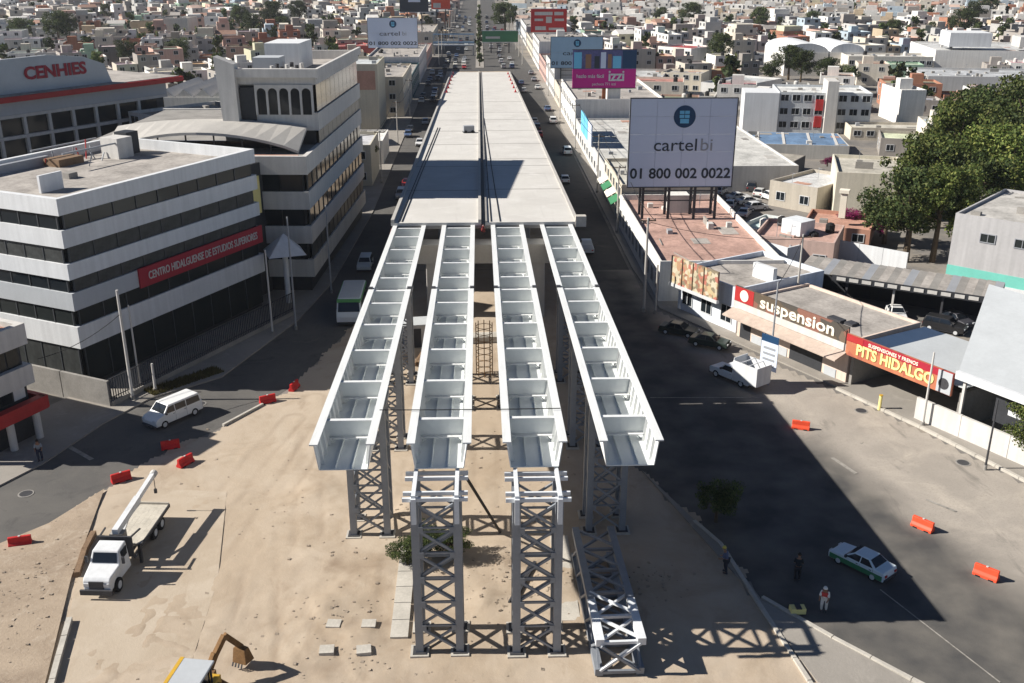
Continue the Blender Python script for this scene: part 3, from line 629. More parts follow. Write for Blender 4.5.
# ---------- curved-corner banded building behind
A2 = Vector((-18.0,104,0)); RZ2 = R(90-3.0); U = 7.3
L2 = thing('office_building', 'tall banded office building with arched colonnade on its top storey', 'building', A2, RZ2)
MB().box(.5,.5,-.2,34.5,27,14.5).build('core', M['dkwall'], L2)
def band2(z0, z1, x0=0, x1=35, y1=27, m='white2'):
    MB().box(x0,0,z0,x1,.48,z1).build('spandrel_band', M[m], L2); MB().box(x0,.482,z0,x0+.48,y1,z1).build('spandrel_band', M[m], L2); MB().box(x1-.48,.482,z0,x1,y1,z1).build('spandrel_band', M[m], L2)
for z0, z1 in ((12.9,14.8),(9.2,11.1),(5.5,7.4),(1.8,3.7)): band2(z0,z1)
for z0, z1 in ((11.105,12.895),(7.405,9.195),(3.705,5.495)):
    pm = MB().box(.05,-.03,0,2.35,.02,z1-z0).mesh('pane'); mm = MB().box(-.06,-.1,0,.06,.04,z1-z0).mesh('mullion')
    for i in range(14): link('pane', pm, M[random.choice(('glass','glass','glass2','blind2'))], L2, (.5+i*2.42,.2,z0)); link('mullion', mm, M['mull'], L2, (.5+i*2.42,.2,z0))
    pm = MB().box(-.02,.05,0,.03,2.35,z1-z0).mesh('pane')
    for i in range(10): link('pane', pm, M['glass'], L2, (.22,.6+i*2.42,z0))
MB().box(.5,.5,14.502,34.48,26.5,14.69).build('terrace', M['conc_d'], L2); MB().box(.6,1,14.695,1.1,14,14.78).build('tiled_strip', M['roofp'], L2)
# upper storeys
MB().box(U+.5,.5,14.7,34.5,9,21).build('core', M['dkwall'], L2)
for z0, z1 in ((16.3,18.2),(21.2,22.5)): band2(z0,z1,U,35,9.4)
pm = MB().box(.05,-.03,0,2.6,.02,2.98).mesh('pane')
for i in range(10): link('pane', pm, M['glass2' if i%3 else 'glass'], L2, (U+.5+i*2.66,.2,18.205))
pm = MB().box(.05,-.03,0,2.6,.02,1.58).mesh('pane')
for i in range(10): link('pane', pm, M['glass' if i%3 else 'blind2'], L2, (U+.5+i*2.66,.2,14.71))
MB().box(U+.48,.482,20.98,34.5,9.3,21.4).build('roof', M['roofc'], L2)
MB().box(U-.7,-.35,22.0,35.3,-.003,22.9).build('cornice', M['white2'], L2); MB().box(U-.7,0,22.0,U-.002,10,22.9).build('cornice', M['white2'], L2)
for i in range(6):
    y0 = .5+i*1.22
    MB().box(U-.25,y0-.11,18.0,U,y0+.11,21.2).build('colonnade_column', M['white2'], L2)
    if i < 5:
        ar = MB(); K = 8
        for k in range(K):
            a0, a1 = math.pi*k/K, math.pi*(k+1)/K; c = y0+.61; r = .5
            p0 = (c+r*math.cos(a0), 20.35+r*math.sin(a0)); p1 = (c+r*math.cos(a1), 20.35+r*math.sin(a1))
            ar.hull([(U-.22,p0[0],p0[1]),(U-.22,p1[0],p1[1]),(U-.22,p1[0],21.2),(U-.22,p0[0],21.2)], [(U-.03,p0[0],p0[1]),(U-.03,p1[0],p1[1]),(U-.03,p1[0],21.2),(U-.03,p0[0],21.2)])
        ar.build('arch', M['white2'], L2)
        MB().box(U-.015,y0+.11,18.0,U-.001,y0+1.11,21.15).build('pane', M['glass'], L2)
MB().box(U-.3,6.75,15.2,U-.001,8.3,20.9).build('frame_wall', M['dkwall'], L2)
MB().hull([(U-1.4,8.3,14.7),(U+1.2,8.3,14.7),(U+1.2,9.9,14.7),(U-1.4,9.9,14.7)], [(U-1,8.5,23.4),(U+.6,8.5,23.4),(U+.6,10.6,24.2),(U-1,10.6,24.2)]).build('tapered_fin', M['white2'], L2)
MB().box(20,4.4,21.41,27,8.6,24.5).build('roof_house', M['white'], L2); MB().box(14,5.5,21.41,17,8.5,23.4).build('roof_house', M['greyband'], L2)
for i in range(9): MB().cyl((9.5+i*.8,3+1.3*(i%3),21.41),(9.5+i*.8,3+1.3*(i%3),22.8),.22,n=8).build('roof_vent', M['dark' if i%2 else 'white2'], L2)
# vaulted concrete canopy over the terrace, open towards the front
K = 14; yv = lambda k: 1.2+20.8*k/K; zv = lambda k: 14.75+2.0*math.sin(math.pi*k/K)**.8
for k in range(K):
    MB().hull([(1.2+1.2*abs(k/K-.5),yv(k),zv(k)),(U-.5,yv(k),zv(k)*.4+10.6),(U-.5,yv(k+1),zv(k+1)*.4+10.6),(1.2+1.2*abs((k+1)/K-.5),yv(k+1),zv(k+1))][::-1], [(1.2+1.2*abs(k/K-.5),yv(k),zv(k)+.28),(U-.5,yv(k),zv(k)*.4+10.9),(U-.5,yv(k+1),zv(k+1)*.4+10.9),(1.2+1.2*abs((k+1)/K-.5),yv(k+1),zv(k+1)+.28)][::-1]).build('vault_panel', M['conc'], L2)
MB().box(4.6,1.6,14.83,4.8,21.4,15.6).build('terrace_glazing', M['glass'], L2)
for k in range(1,7): MB().cyl((2.2,yv(2*k),14.7),(2.2,yv(2*k),zv(2*k)),.09,n=8).build('canopy_post', M['dark'], L2)
occupy([(-46,100),(-15,142)])

# pyramid canopy on a column
t = thing('pyramid_canopy', 'white pyramid canopy on a column at the college entrance', 'canopy', (-20.3,100.4,0), R(20))
MB().cyl((0,0,0),(0,0,5.8),.28).build('column', M['white'], t)
MB().add([(-1.9,-1.9,5.6),(1.9,-1.9,5.6),(1.9,1.9,5.6),(-1.9,1.9,5.6),(0,0,7.6)], [(3,2,1,0),(0,1,4),(1,2,4),(2,3,4),(3,0,4)]).build('pyramid_roof', M['white'], t)

# ---------- near-left low building with red fascia
A0 = P(45,435); d0 = Vector((math.sin(R(26.4)), math.cos(R(26.4)), 0)); A00 = A0 - d0*5.6
L0 = thing('corner_shop', 'white banded corner shop with red fascia at the left edge', 'building', A00, RZ1)
MB().box(.4,.5,-.1,5.2,20,8.6).build('core', M['dkwall'], L0)
for z0, z1, m in ((7.5,9.1,'white2'),(4.4,5.9,'white2')):
    MB().box(0,0,z0,5.6,.48,z1).build('spandrel_band', M[m], L0); MB().box(0,.482,z0,.48,20,z1).build('spandrel_band', M[m], L0); MB().box(5.12,.482,z0,5.6,20,z1).build('spandrel_band', M[m], L0)
MB().box(-.3,-.7,2.35,5.8,-.003,3.35).build('fascia', M['red'], L0); MB().box(5.602,-.6,2.35,6.0,9,3.35).build('fascia', M['red'], L0)
for x in (.3,2.7,5.0): MB().cyl((x,-.2,0),(x,-.2,2.35),.28).build('column', M['white2'], L0)
for i in range(4):
    MB().box(.5+i*1.15,.44,5.92,1.5+i*1.15,.495,7.48).build('pane', M['glass2'], L0); MB().box(.5+i*1.15,.44,3.4,1.5+i*1.15,.495,4.38).build('pane', M['alu' if i%2 else 'glass'], L0)
MB().box(.5,.5,8.602,5.1,19.8,8.7).build('roof', M['roofp'], L0)
MB().box(1.0,1.2,8.71,3.6,4.4,10.9).build('roof_house', M['white2'], L0); MB().box(1.2,6,8.71,4,12,9.8).build('roof_house', M['white2'], L0)  # first roof house placed near the front to give a jagged street shadow
occupy([(-60,58),(-30,85)])

# ---------- college annexe with arched sign
A3 = Vector((-82,119,0)); B3 = Vector((-50.7,167.8,0)); d3 = (B3-A3); W3 = d3.length; RZ3 = math.atan2(d3.y,d3.x)
L3 = thing('college_annexe', 'glazed college annexe with red roof edge and arched name sign', 'building', A3, RZ3)
MB().box(.6,.6,-.2,W3-.4,20,15.2).build('core', M['dkwall'], L3)
for z in (3.2,6.6,10.0,12.9):
    MB().box(0,0,z,W3,.6,z+.45).build('floor_band', M['white2'], L3)
for z0,z1 in ((3.66,6.59),(7.06,9.99),(10.46,12.89)):
    pm = MB().box(.08,-.02,0,3.8,.02,z1-z0).mesh('pane'); cm = MB().box(-.22,-.35,0,.22,.1,z1-z0).mesh('pilaster')
    for i in range(15):
        if i*4 < W3-4: link('pane', pm, M['glass' if (i+int(z0))%3 else 'glass2'], L3, (.3+i*4,.58,z0)); link('pilaster', cm, M['white2'], L3, (.3+i*4,.45,z0))
MB().box(0,.1,13.36,W3,.55,15.2).build('upper_band', M['greyband'], L3)
MB().box(-1,-1.4,15.25,W3+2.5,20.5,16.0).build('red_roof_edge', M['red'], L3)
MB().box(-.6,-1.0,16.002,W3+2,20.1,16.1).build('roof', M['roofc'], L3)
# arch sign: quarter arc rising to a level top
pts = [(24-12*math.cos(a), 16.1+4.6*math.sin(a)) for a in [math.pi/2*k/10 for k in range(11)]]+[(38,20.9),(44,20.2),(47.5,18.9),(48.5,16.1)]
MB().hull([(x,1.0,z) for x,z in pts][::-1], [(x,1.5,z) for x,z in pts][::-1]).build('arched_sign', M['metalroof'], L3)
MB().hull([(x,.94,z) for x,z in ((13.5,16.3),(17.0,18.6),(22,19.6),(25,16.3))][::-1], [(x,.998,z) for x,z in ((13.5,16.3),(17.0,18.6),(22,19.6),(25,16.3))][::-1]).build('sign_grey_panel', M['greyband'], L3)  # grey panel over the left part of the arch
text(L3, 'CENHIES', 2.35, (39.0,.9,18.55), M['signred'], sx=1.12, bold=.09)
# vaulted roof behind sign
vb = MB(); K = 10
ring = [(24-12*math.cos(math.pi*k/K), 16.1+5.0*math.sin(math.pi*k/K)) for k in range(K+1)]
vb.hull([(x,1.6,z) for x,z in ring][::-1], [(x,18,z) for x,z in ring][::-1]).build('vaulted_roof', M['metalroof'], L3)
occupy([(-100,112),(-45,185)])
# low wing
wa = P(128,112,11.5); wb = P(240,132,11.5)
wg = block('low glazed wing of the college with flat roof and black windows', wa, wb, 16, 11.6, (.55,.53,.5), 3, 8, (.33,.30,.24), sides='f', ww=2.4, wh=2.4, tanks=0)
# vaulted hall roofs behind
va = P(158,112,4); vbp = P(232,112,4)
vh = block('white sports hall with ridged sheet roof behind the college', va, vbp, 24, 7.0, (.66,.64,.6), 1, 3, (.62,.61,.58), sides='', tanks=0, par=.1)
w_ = (vbp-va).length
for i in range(4):
    x0 = w_*i/4
    MB().hull([(x0+.1,0.2,7.02),(x0+w_/4-.1,.2,7.02),(x0+w_/8,.2,8.6)], [(x0+.1,23.8,7.02),(x0+w_/4-.1,23.8,7.02),(x0+w_/8,23.8,8.6)]).build('ridged_roof', M['white2'], vh)

# ---------- right side: shops along the slanted front line
O_R = Vector((20,97,0)); T_R = Vector((.49,-.87,0)).normalized(); RZR = math.atan2(T_R.y,T_R.x)
def shop(name, label, cat, s0, s1, n0=0.0):
    t = thing(name, label, cat, O_R+T_R*s0+Vector((-T_R.y,T_R.x,0))*n0, RZR); return t, s1-s0
NR = Vector((-T_R.y,T_R.x,0))
def sn(s, n): return O_R+T_R*s+NR*n
occupy([(16,60),(75,112)])
# suspension workshop
t, ww_ = shop('workshop', 'flat-roofed suspension workshop with long lettered sign', 'shop', 9.0, 22.3)
o = shell(ww_, 9.0, 3.9, .25).build('wall', M['wallc'], t); o.color = (.62,.50,.42,1)
MB().box(.2,.2,3.55,ww_-.2,8.8,3.66).build('roof', M['roofc'], t)
MB().box(-.2,-.55,3.1,ww_+.2,-.003,3.75).build('fascia', M['white2'], t)
MB().hull([(-.2,-1.9,2.5),(ww_+.2,-1.9,2.5),(ww_+.2,-.56,2.95),(-.2,-.56,2.95)][::-1], [(-.2,-1.9,2.62),(ww_+.2,-1.9,2.62),(ww_+.2,-.56,3.08),(-.2,-.56,3.08)][::-1]).build('awning', M['awn'], t)
M['susp'] = print_mat('workshop_sign_print', [(.10,.075,.05),(.14,.10,.07),(.07,.06,.05),(.22,.10,.07)], .8)
MB().box(-.2,-.5,3.76,ww_+.1,-.35,5.25).build('sign_board', M['susp'], t)
MB().box(-.15,-.53,3.8,2.3,-.502,5.2).build('red_emblem_panel', M['red'], t)
text(t, 'suspension', 1.55, (ww_*.57,-.54,4.5), M['cream'], sx=1.3, bold=.03)
MB().cyl((1.1,-.56,4.5),(1.1,-.534,4.5),.55,n=16).build('emblem', M['cream'], t)
for x0,x1,m in ((.4,1.8,'dkwall'),(3.6,5.0,'glass'),(6.8,10.6,'dkwall')): MB().box(x0,-.03,.1,x1,-.004,2.4).build('doorway', M[m], t)
for x0 in (2.0,5.2,10.9): MB().box(x0,-.06,0.1,x0+1.3,-.004,.9).build('dado_panel', M['greyband'], t)
MB().box(8,3,3.67,9.5,3.8,3.95).build('roof_scrap', M['dark'], t); MB().box(9.7,3.3,3.67,10.6,4.2,3.9).build('roof_scrap', M['dark'], t)
# PITS HIDALGO garage
t, ww_ = shop('garage', 'garage with sloping grey sheet roof and yellow lettered sign', 'shop', 22.6, 33.2)
for x in (.15, ww_-.15): MB().box(x-.14,0,0,x+.14,8.5,3.2).build('side_wall', M['conc_d'], t)
MB().box(.3,8.2,0,ww_-.3,8.48,3.4).build('back_wall', M['conc_d'], t)
MB().hull([(2.2,-.2,3.7),(ww_+.2,-.2,3.7),(ww_+.2,9.2,3.5),(2.2,9.2,3.5)], [(2.2,-.2,3.78),(ww_+.2,-.2,3.78),(ww_+.2,9.2,3.58),(2.2,9.2,3.58)]).build('sheet_roof', M['metalroof'], t)
MB().hull([(0,-.2,3.66),(2.18,-.2,3.66),(2.18,9.2,3.46),(0,9.2,3.46)], [(0,-.2,3.74),(2.18,-.2,3.74),(2.18,9.2,3.54),(0,9.2,3.54)]).build('blue_roof_panel', M['navyroof'], t)
M['pits'] = print_mat('garage_sign_print', [(.40,.13,.07),(.36,.10,.06),(.44,.16,.08),(.30,.08,.05),(.42,.14,.07)], .9)
MB().box(-.2,-.62,2.9,ww_-.6,-.42,4.75).build('sign_board', M['pits'], t); MB().box(-.19,-.64,4.15,ww_-.62,-.621,4.74).build('sign_band', M['signred'], t); MB().box(-.2,-.66,4.2,1.5,-.622,4.7).build('sign_corner', M['red'], t)
text(t, 'PITS HIDALGO', 1.25, (ww_*.44,-.66,3.65), M['gold'], sx=.92, bold=.04); text(t, 'SUSPENSIONES Y FRENOS', .42, (ww_*.42,-.65,4.42), M['cream'], bold=.008)
MB().box(ww_-1.9,-.67,2.95,ww_-.65,-.625,4.7).build('sign_picture', M['greyband'], t)
MB().cyl((ww_-1.3,-.7,3.7),(ww_-1.3,-.672,3.7),.45,n=14).build('wheel_emblem', M['dark'], t)
# canopy yard at the right edge
t, ww_ = shop('canopy_yard', 'big slanted grey sheet canopy over a yard at the right edge', 'shed', 33.4, 52)
MB().hull([(-.6,-.4,5.0),(ww_,-.4,5.0),(ww_,13.8,7.3),(-8.4,13.8,7.3)], [(-.6,-.4,5.08),(ww_,-.4,5.08),(ww_,13.8,7.38),(-8.4,13.8,7.38)]).build('sheet_roof', M['metalroof'], t)
MB().box(-.6,-.75,4.5,ww_,-.42,5.1).build('gutter_fascia', M['white'], t)
for x in (0,6,12,18): MB().box(x-.1,-.35,0,x+.1,-.15,4.95).build('column', M['white2'], t); MB().box(x-.1,13,0,x+.1,13.2,7.1).build('column', M['white2'], t)
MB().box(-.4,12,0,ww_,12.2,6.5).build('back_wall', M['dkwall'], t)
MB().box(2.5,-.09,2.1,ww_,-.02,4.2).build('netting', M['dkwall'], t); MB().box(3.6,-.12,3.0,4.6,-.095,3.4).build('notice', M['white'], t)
# low white wall in front
t = thing('low_wall', 'low white boundary wall in front of the canopy yard', 'wall', sn(30.0,-.9), RZR)
for i in range(6): MB().box(i*4,0,0,i*4+3.96,.25,1.9-.01*i).build('wall_panel', M['white2'], t)
# sign building at the corner (B2)
t, ww_ = shop('corner_building', 'pale blue corner building with tilted advertising hoarding', 'building', -.2, 8.4, .4)
o = shell(ww_, 11.5, 4.6, .5).build('wall', M['wallc'], t); o.color = (.62,.66,.72,1)
MB().box(.2,.2,3.98,ww_-.2,11.3,4.11).build('roof', M['roofc'], t)
facade_windows(t, ww_, 11, 4.6, 1, 3, 'f', 1.6, 1.8, .8)
M['ads'] = print_mat('hoarding_print', [(.40,.24,.14),(.48,.38,.22),(.30,.14,.09),(.52,.46,.34),(.42,.15,.11),(.22,.18,.12),(.46,.40,.28)], 2.6)
MB().box(.1,-1.3,3.2,7.0,-1.1,6.0).build('hoarding', M['ads'], t); MB().box(0,-1.36,2.85,7.1,-1.04,3.19).build('hoarding_frame', M['alu'], t)
for x in (1.8,3.4,5.0): MB().box(x,-1.38,3.2,x+.08,-1.31,6.0).build('hoarding_seam', M['wood'], t)
MB().box(5.2,5,4.12,8,5.5,5.6).build('parapet_wall', M['white'], t)
# little sign totem on a tall pole
t = thing('sign_pole', 'tall pole with blue and white sign panel in front of the workshop', 'sign', P(768,385), RZR+R(8))
MB().cyl((0,0,0),(0,0,9.2),.09,.07,n=8).build('pole', M['grey'], t)
MB().box(-.95,-.16,1.4,.75,-.1,4.5).build('sign_panel', M['boardw'], t); MB().box(-.96,-.19,3.9,.76,-.162,4.52).build('sign_header', M['navy'], t)
for i in range(4): MB().box(-.7,-.18,1.75+i*.5,.5,-.163,1.95+i*.5).build('sign_lines', M['grey'], t)
# corrugated shed with cars
SA = Vector((33.2,99.3,0)); SB = Vector((49.5,89.2,0)); dS = SB-SA; WS = dS.length
t = thing('car_shed', 'open-fronted shed with dark corrugated roof sheltering cars', 'shed', SA, math.atan2(dS.y,dS.x))
for i in range(24):
    x = i*WS/24; MB().hull([(x+.01,-.4,3.6),(x+WS/24-.01,-.4,3.6),(x+WS/24-.01,4.6,3.85),(x+.01,4.6,3.85)], [(x+.01,-.4,3.72),(x+WS/24-.01,-.4,3.66),(x+WS/24-.01,4.6,3.91),(x+.01,4.6,3.97)]).build('corrugated_sheet', M[('roofc','conc_d','roofc','grey','conc_d')[i%5]], t)
MB().box(3.5,-.55,3.05,WS-.4,-.42,3.68).build('lettered_fascia', M['dkwall'], t)
for i in range(11): MB().box(4+i*1.25,-.6,3.2,4.9+i*1.25,-.552,3.55).build('fascia_letter_block', M['white2'], t)
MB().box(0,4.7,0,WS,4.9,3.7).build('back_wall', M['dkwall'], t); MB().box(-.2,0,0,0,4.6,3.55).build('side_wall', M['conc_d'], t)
for x in (.2,5,9.6,14.2,WS-.2): MB().box(x-.1,-.1,0,x+.1,.1,3.58).build('column', M['white2' if x == 9.6 else 'dark'], t)
# grey hall with teal dado
ga = P(943,292); gb = P(1050,314)
gt = block('grey rendered hall with teal dado and two barred windows', ga, gb, 16, hgt(213,ga.x,ga.y), (.42,.41,.41), 1, 1, (.44,.42,.39), sides='', tanks=0, par=.3)
wl = (gb-ga).length; gh = hgt(213,ga.x,ga.y)
MB().box(-.03,-.05,0,wl,-.003,gh*.36).build('teal_dado', M['teal'], gt); MB().box(-.03,-.09,0,wl,-.052,gh*.22).build('white_dado', M['white'], gt)
for x in (3.6,7.0,10.5): add_window(gt, x, -.005, gh*.70, 1.6, 1.0, 0, 'grey', 'glass2')
# white wall behind the shed
wa = P(790,252); wb = P(905,275)
t = thing('garden_wall', 'long white garden wall below the trees', 'wall', wa, math.atan2((wb-wa).y,(wb-wa).x))
Lw = (wb-wa).length
for i in range(5): MB().box(Lw*i/5+.02,0,0,Lw*(i+1)/5-.02,.25,2.6).build('wall_panel', M['white'], t)

# ---------- billboards
def cartelbi(label, x0, x1, Y, zb, zt, m='boardw', legs=(), full=True, rz=0, back=True):
    w_, h_ = x1-x0, zt-zb
    t = thing('billboard', label, 'billboard', (x0,Y,0), rz)
    nx, ny = (4,5) if full else (2,2)
    for i in range(nx):
        for j in range(ny): MB().box(w_*i/nx+.015,0,zb+h_*j/ny+.015,w_*(i+1)/nx-.015,.12,zb+h_*(j+1)/ny-.015).build('vinyl_panel', M[m], t)
    f = .1
    for a in ((-f,-.06,zb-f,w_+f,.2,zb),(-f,-.06,zt,w_+f,.2,zt+f),(-f,-.06,zb,0,.2,zt),(w_,-.06,zb,w_+f,.2,zt)): MB().box(*a).build('frame_bar', M['dark'], t)
    for i in range(5): MB().box(w_*i/4-.08,.22,zb,w_*i/4+.08,.45,zt-.1).build('back_post', M['grey'], t)
    MB().cyl((w_*.51,-.03,zb+h_*.80),(w_*.51,-.004,zb+h_*.80),h_*.125,n=28).build('round_emblem', M['navy'], t)
    for i in range(2):
        for j in range(2): MB().box(w_*.51-h_*.058+i*h_*.06,-.055,zb+h_*(.80+.0-.015+j*.045),w_*.51-h_*.058+i*h_*.06+h_*.052,-.032,zb+h_*(.80+.02+j*.045)).build('emblem_mark', M['cyan'], t)
    MB().box(w_*.51-h_*.05,-.055,zb+h_*.725,w_*.51+h_*.05,-.032,zb+h_*.775).build('emblem_mark', M['cyan'], t)
    text(t, 'cartel', h_*.20, (w_*.44,-.02,zb+h_*.475), M['ink'], bold=.002, sx=1.12*w_/h_/1.2); text(t, 'bi', h_*.20, (w_*.735,-.02,zb+h_*.475), M['grey'], sx=1.1)
    text(t, '01 800 002 0022', h_*.165, (w_*.5,-.02,zb+h_*.15), M['ink'], bold=h_*.0035, sx=w_/h_*.86)
    for lx in legs:
        MB().box(lx-.15,.3,0,lx+.15,.6,zb).build('leg', M['dark'], t); MB().box(lx-.15,2.6,0,lx+.15,2.9,zb+h_*.4).build('leg', M['dark'], t)
        MB().bar((lx,.45,zb-1),(lx,2.75,zb+h_*.35),.12).build('strut', M['dark'], t); MB().bar((lx,.45,zb-.5),(lx,2.75,zb-3),.12).build('strut', M['dark'], t)
    if legs: MB().bar((legs[0],.45,zb-.6),(legs[-1],.45,zb-.6),.14).build('tie_bar', M['dark'], t); MB().bar((legs[0],.45,zb-1.8),(legs[-1],.45,zb-1.8),.12).build('tie_bar', M['dark'], t)
    return t
cartelbi('large pale blue cartelbi billboard with phone number on the right', 17.9, 30.6, 120, 7.9, 18.45, legs=(2,5.2,8.4,11))
def board_at(px0, px1, y0, y1, Y):
    a = proj; 
    def sol(px, py):
        d = _f*FPX + _r*(px-CXP) - _u*(py-CYP); t = Y/d[1]; return d[0]*t, CAMH+d[2]*t
    xa, zt = sol(px0,y0); xb, _ = sol(px1,y0); _, zb = sol(px0,y1); return xa, xb, zb, zt
xa, xb, zb, zt = board_at(367,417,18,48,330)
cartelbi('small faded cartelbi billboard above the left side of the avenue', xa, xb, 330, zb, zt, legs=((xb-xa)*.2,(xb-xa)*.8), full=False)
xa, xb, zb, zt = board_at(551,603,37,68,262)
cartelbi('pale blue cartelbi billboard partly hidden behind the magenta one', xa, xb, 262, zb, zt, m='boardb', legs=((xb-xa)*.2,(xb-xa)*.8), full=False)
# magenta billboard
xa, xb, zb, zt = board_at(573,637,50,88,205); w_, h_ = xb-xa, zt-zb
t = thing('billboard', 'magenta and blue advertising billboard on an orange post', 'billboard', (xa,205,0))
MB().box(0,0,zb,w_,.3,zb+h_*.5).build('magenta_panel', M['magenta'], t); MB().box(0,0,zb+h_*.5+.01,w_,.3,zt).build('photo_panel', M['izzi_top'], t)
for i,(a,b,m) in enumerate(((.02,.14,'cyan'),(.20,.29,'skin'),(.34,.42,'ink'),(.44,.52,'boardw'),(.55,.61,'skin'),(.63,.76,'cyan'))): MB().box(w_*a,-.03,zb+h_*.52,w_*b,-.004,zt-h_*(.06+.05*(i%3))).build('print_figure', M[m], t)
MB().box(w_*.78,-.035,zb+h_*.52,w_,-.004,zt-.1).build('print_corner', M['navy'], t)
[text(t, c_, h_*.40, (w_*(.70+o_),-.03,zb+h_*.31), M['white'], bold=.05) for c_, o_ in (('i',-.115),('z',-.05),('z',.035),('i',.10))]; text(t, 'hazlo más fácil', h_*.13, (w_*.28,-.03,zb+h_*.31), M['white'], bold=.01); text(t, 'pachuca 771 izzi', h_*.1, (w_*.5,-.03,zb+h_*.1), M['white'])
for a in ((-.1,-.05,zb-.15,w_+.1,.35,zb),(-.1,-.05,zt,w_+.1,.35,zt+.12)): MB().box(*a).build('frame_bar', M['dark'], t)
MB().cyl((w_*.51,.7,0),(w_*.51,.7,zb+h_*.7),.38,n=14).build('post', M['orange'], t); MB().box(1,.32,zb+.5,w_-1,.65,zb+.8).build('back_beam', M['dark'], t); MB().box(1,.32,zt-.8,w_-1,.65,zt-.5).build('back_beam', M['dark'], t)
# red and dark boards far up the avenue
def plain_board(label, px0, px1, y0, y1, Y, m, txt=None, tm='white'):
    xa, xb, zb, zt = board_at(px0,px1,y0,y1,Y); w_, h_ = xb-xa, zt-zb
    t = thing('billboard', label, 'billboard', (xa,Y,0))
    MB().box(0,0,zb,w_,.3,zt).build('vinyl_panel', M[m], t)
    for lx in (w_*.25,w_*.75): MB().box(lx-.2,.35,0,lx+.2,.75,zt-.4).build('leg', M['dark'], t)
    for a in ((-.15,-.05,zb-.18,w_+.15,.34,zb),(-.15,-.05,zt,w_+.15,.34,zt+.18)): MB().box(*a).build('frame_bar', M['alu'], t)
    return t, w_, h_, zb
t, w_, h_, zb = plain_board('red and white billboard right of the far avenue', 531, 567, 9, 33, 420, 'barrier_d')
for i,(x,z,a,b) in enumerate(((.1,.74,.5,.14),(.65,.74,.25,.14),(.1,.5,.24,.1),(.42,.42,.16,.26),(.66,.5,.26,.1),(.12,.12,.3,.16),(.5,.12,.42,.1))): MB().box(w_*x,-.05,zb+h_*z,w_*(x+a),-.003,zb+h_*(z+b)).build('print_block', M['white2'], t)
t, w_, h_, zb = plain_board('dark billboard with pale centre at the top edge left of the avenue', 399, 428, -10, 12, 400, 'ink'); MB().box(w_*.3,-.05,zb+h_*.45,w_*.72,-.003,zb+h_*.9).build('print_block', M['boardw'], t)
t, w_, h_, zb = plain_board('small red board beside the far left lanes', 431, 450, -3, 9, 450, 'barrier'); MB().box(w_*.1,-.05,zb+h_*.1,w_*.5,-.003,zb+h_*.5).build('print_block', M['white2'], t)
t, w_, h_, zb = plain_board('green directional road sign over the far right lanes', 482, 518, 31, 42, 395, 'green'); MB().box(w_*.1,-.05,zb+h_*.3,w_*.5,-.003,zb+h_*.5).build('print_block', M['white2'], t)
# footbridge over the far left lanes
xa, xb, zb, zt = board_at(433,474,34,46,385)
t = thing('footbridge', 'blue grey footbridge crossing the far left lanes', 'footbridge', (xa,385,0)); w_ = xb-xa
MB().box(0,0,zb,w_,2,zb+.5).build('walkway', M['greyband'], t)
for y in (0,1.9): MB().box(0,y,zt-.3,w_,y+.1,zt).build('handrail', M['boardb'], t); MB().box(0,y,zb+.9,w_,y+.06,zb+1.5).build('handrail', M['boardb'], t)
for i in range(9): MB().box(w_*i/8-.06,0,zb+.5,w_*i/8+.06,.08,zt).build('rail_post', M['boardb'], t)
for x in (.3,w_-.3): MB().box(x-.3,.6,0,x+.3,1.4,zb).build('column', M['conc'], t)

# ---------- explicit mid-distance buildings, right
WHT=(.72,.70,.66); CRM=(.58,.52,.42); GRY=(.40,.40,.40); PNK=(.52,.33,.28); TER=(.45,.24,.17); BLU=(.40,.50,.58); LGR=(.55,.54,.52)
block('long white shopfront with terracotta roof under the large billboard', (18.6,131), (18.6,99.6), 13, 4.5, WHT, 1, 11, (.44,.28,.23), par=.7, tanks=0, ww=1.6, wh=1.8, hut=True)
block('pink terrace house with a lattice fence behind the white shopfront', (31.8,112.5), (40,108.5), 9, 3.8, (.50,.36,.31), 1, 3, (.46,.30,.25), tanks=2)
t = block('beige avenue building with green awnings beyond the billboard', (18.9,151), (18.9,132), 13, 5.6, CRM, 2, 6, (.5,.48,.42), tanks=1)
for i in range(4): MB().hull([(1+i*4.4,-1.2,2.6),(4.6+i*4.4,-1.2,2.6),(4.6+i*4.4,-.01,3.3),(1+i*4.4,-.01,3.3)], [(1+i*4.4,-1.2,2.68),(4.6+i*4.4,-1.2,2.68),(4.6+i*4.4,-.01,3.4),(1+i*4.4,-.01,3.4)]).build('awning', M['green' if i%2 else 'cream'], t)
t = block('wide low warehouse with pale flat roof beneath the magenta billboard', (19.2,202), (19.2,152.5), 30, 4.0, LGR, 1, 12, (.50,.49,.46), par=.3, tanks=0, hut=True)
for i in range(3): MB().box(14+i*6.2,-.4,4.0,19.8+i*6.2,-.2,7.6).build('blue_hoarding', M['cyan' if i<2 else 'boardw'], t)
for i,(y0,y1,h,c,lab) in enumerate(((240,204,7.5,WHT,'white three-storey avenue building with dark shop windows, right side'),(262,241,5,CRM,'cream avenue shop row beyond the white three-storey one'),(296,263,8,LGR,'grey avenue block opposite the end of the flyover deck'),(330,297,5.5,PNK,'pinkish avenue shops at the end of the flyover ramp'),(372,332,9,WHT,'tall white avenue building behind the pale blue billboard'),(420,374,6,CRM,'cream avenue block near the green road sign'),(480,423,8,LGR,'pale avenue block below the red and white billboard'))):
    block(lab, (19.2,y0), (19.2,y1), 18, h, c, max(1,int(h/2.7)), int((y0-y1)/4), tanks=2, hut=(i%2==0))
def pblk(label, x0, y0, x1, y1, ytop, depth, **k):
    a = P(x0,y0); b = P(x1,y1); return block(label, a, b, depth, max(2.5,hgt(ytop,a.x,a.y)), **k)
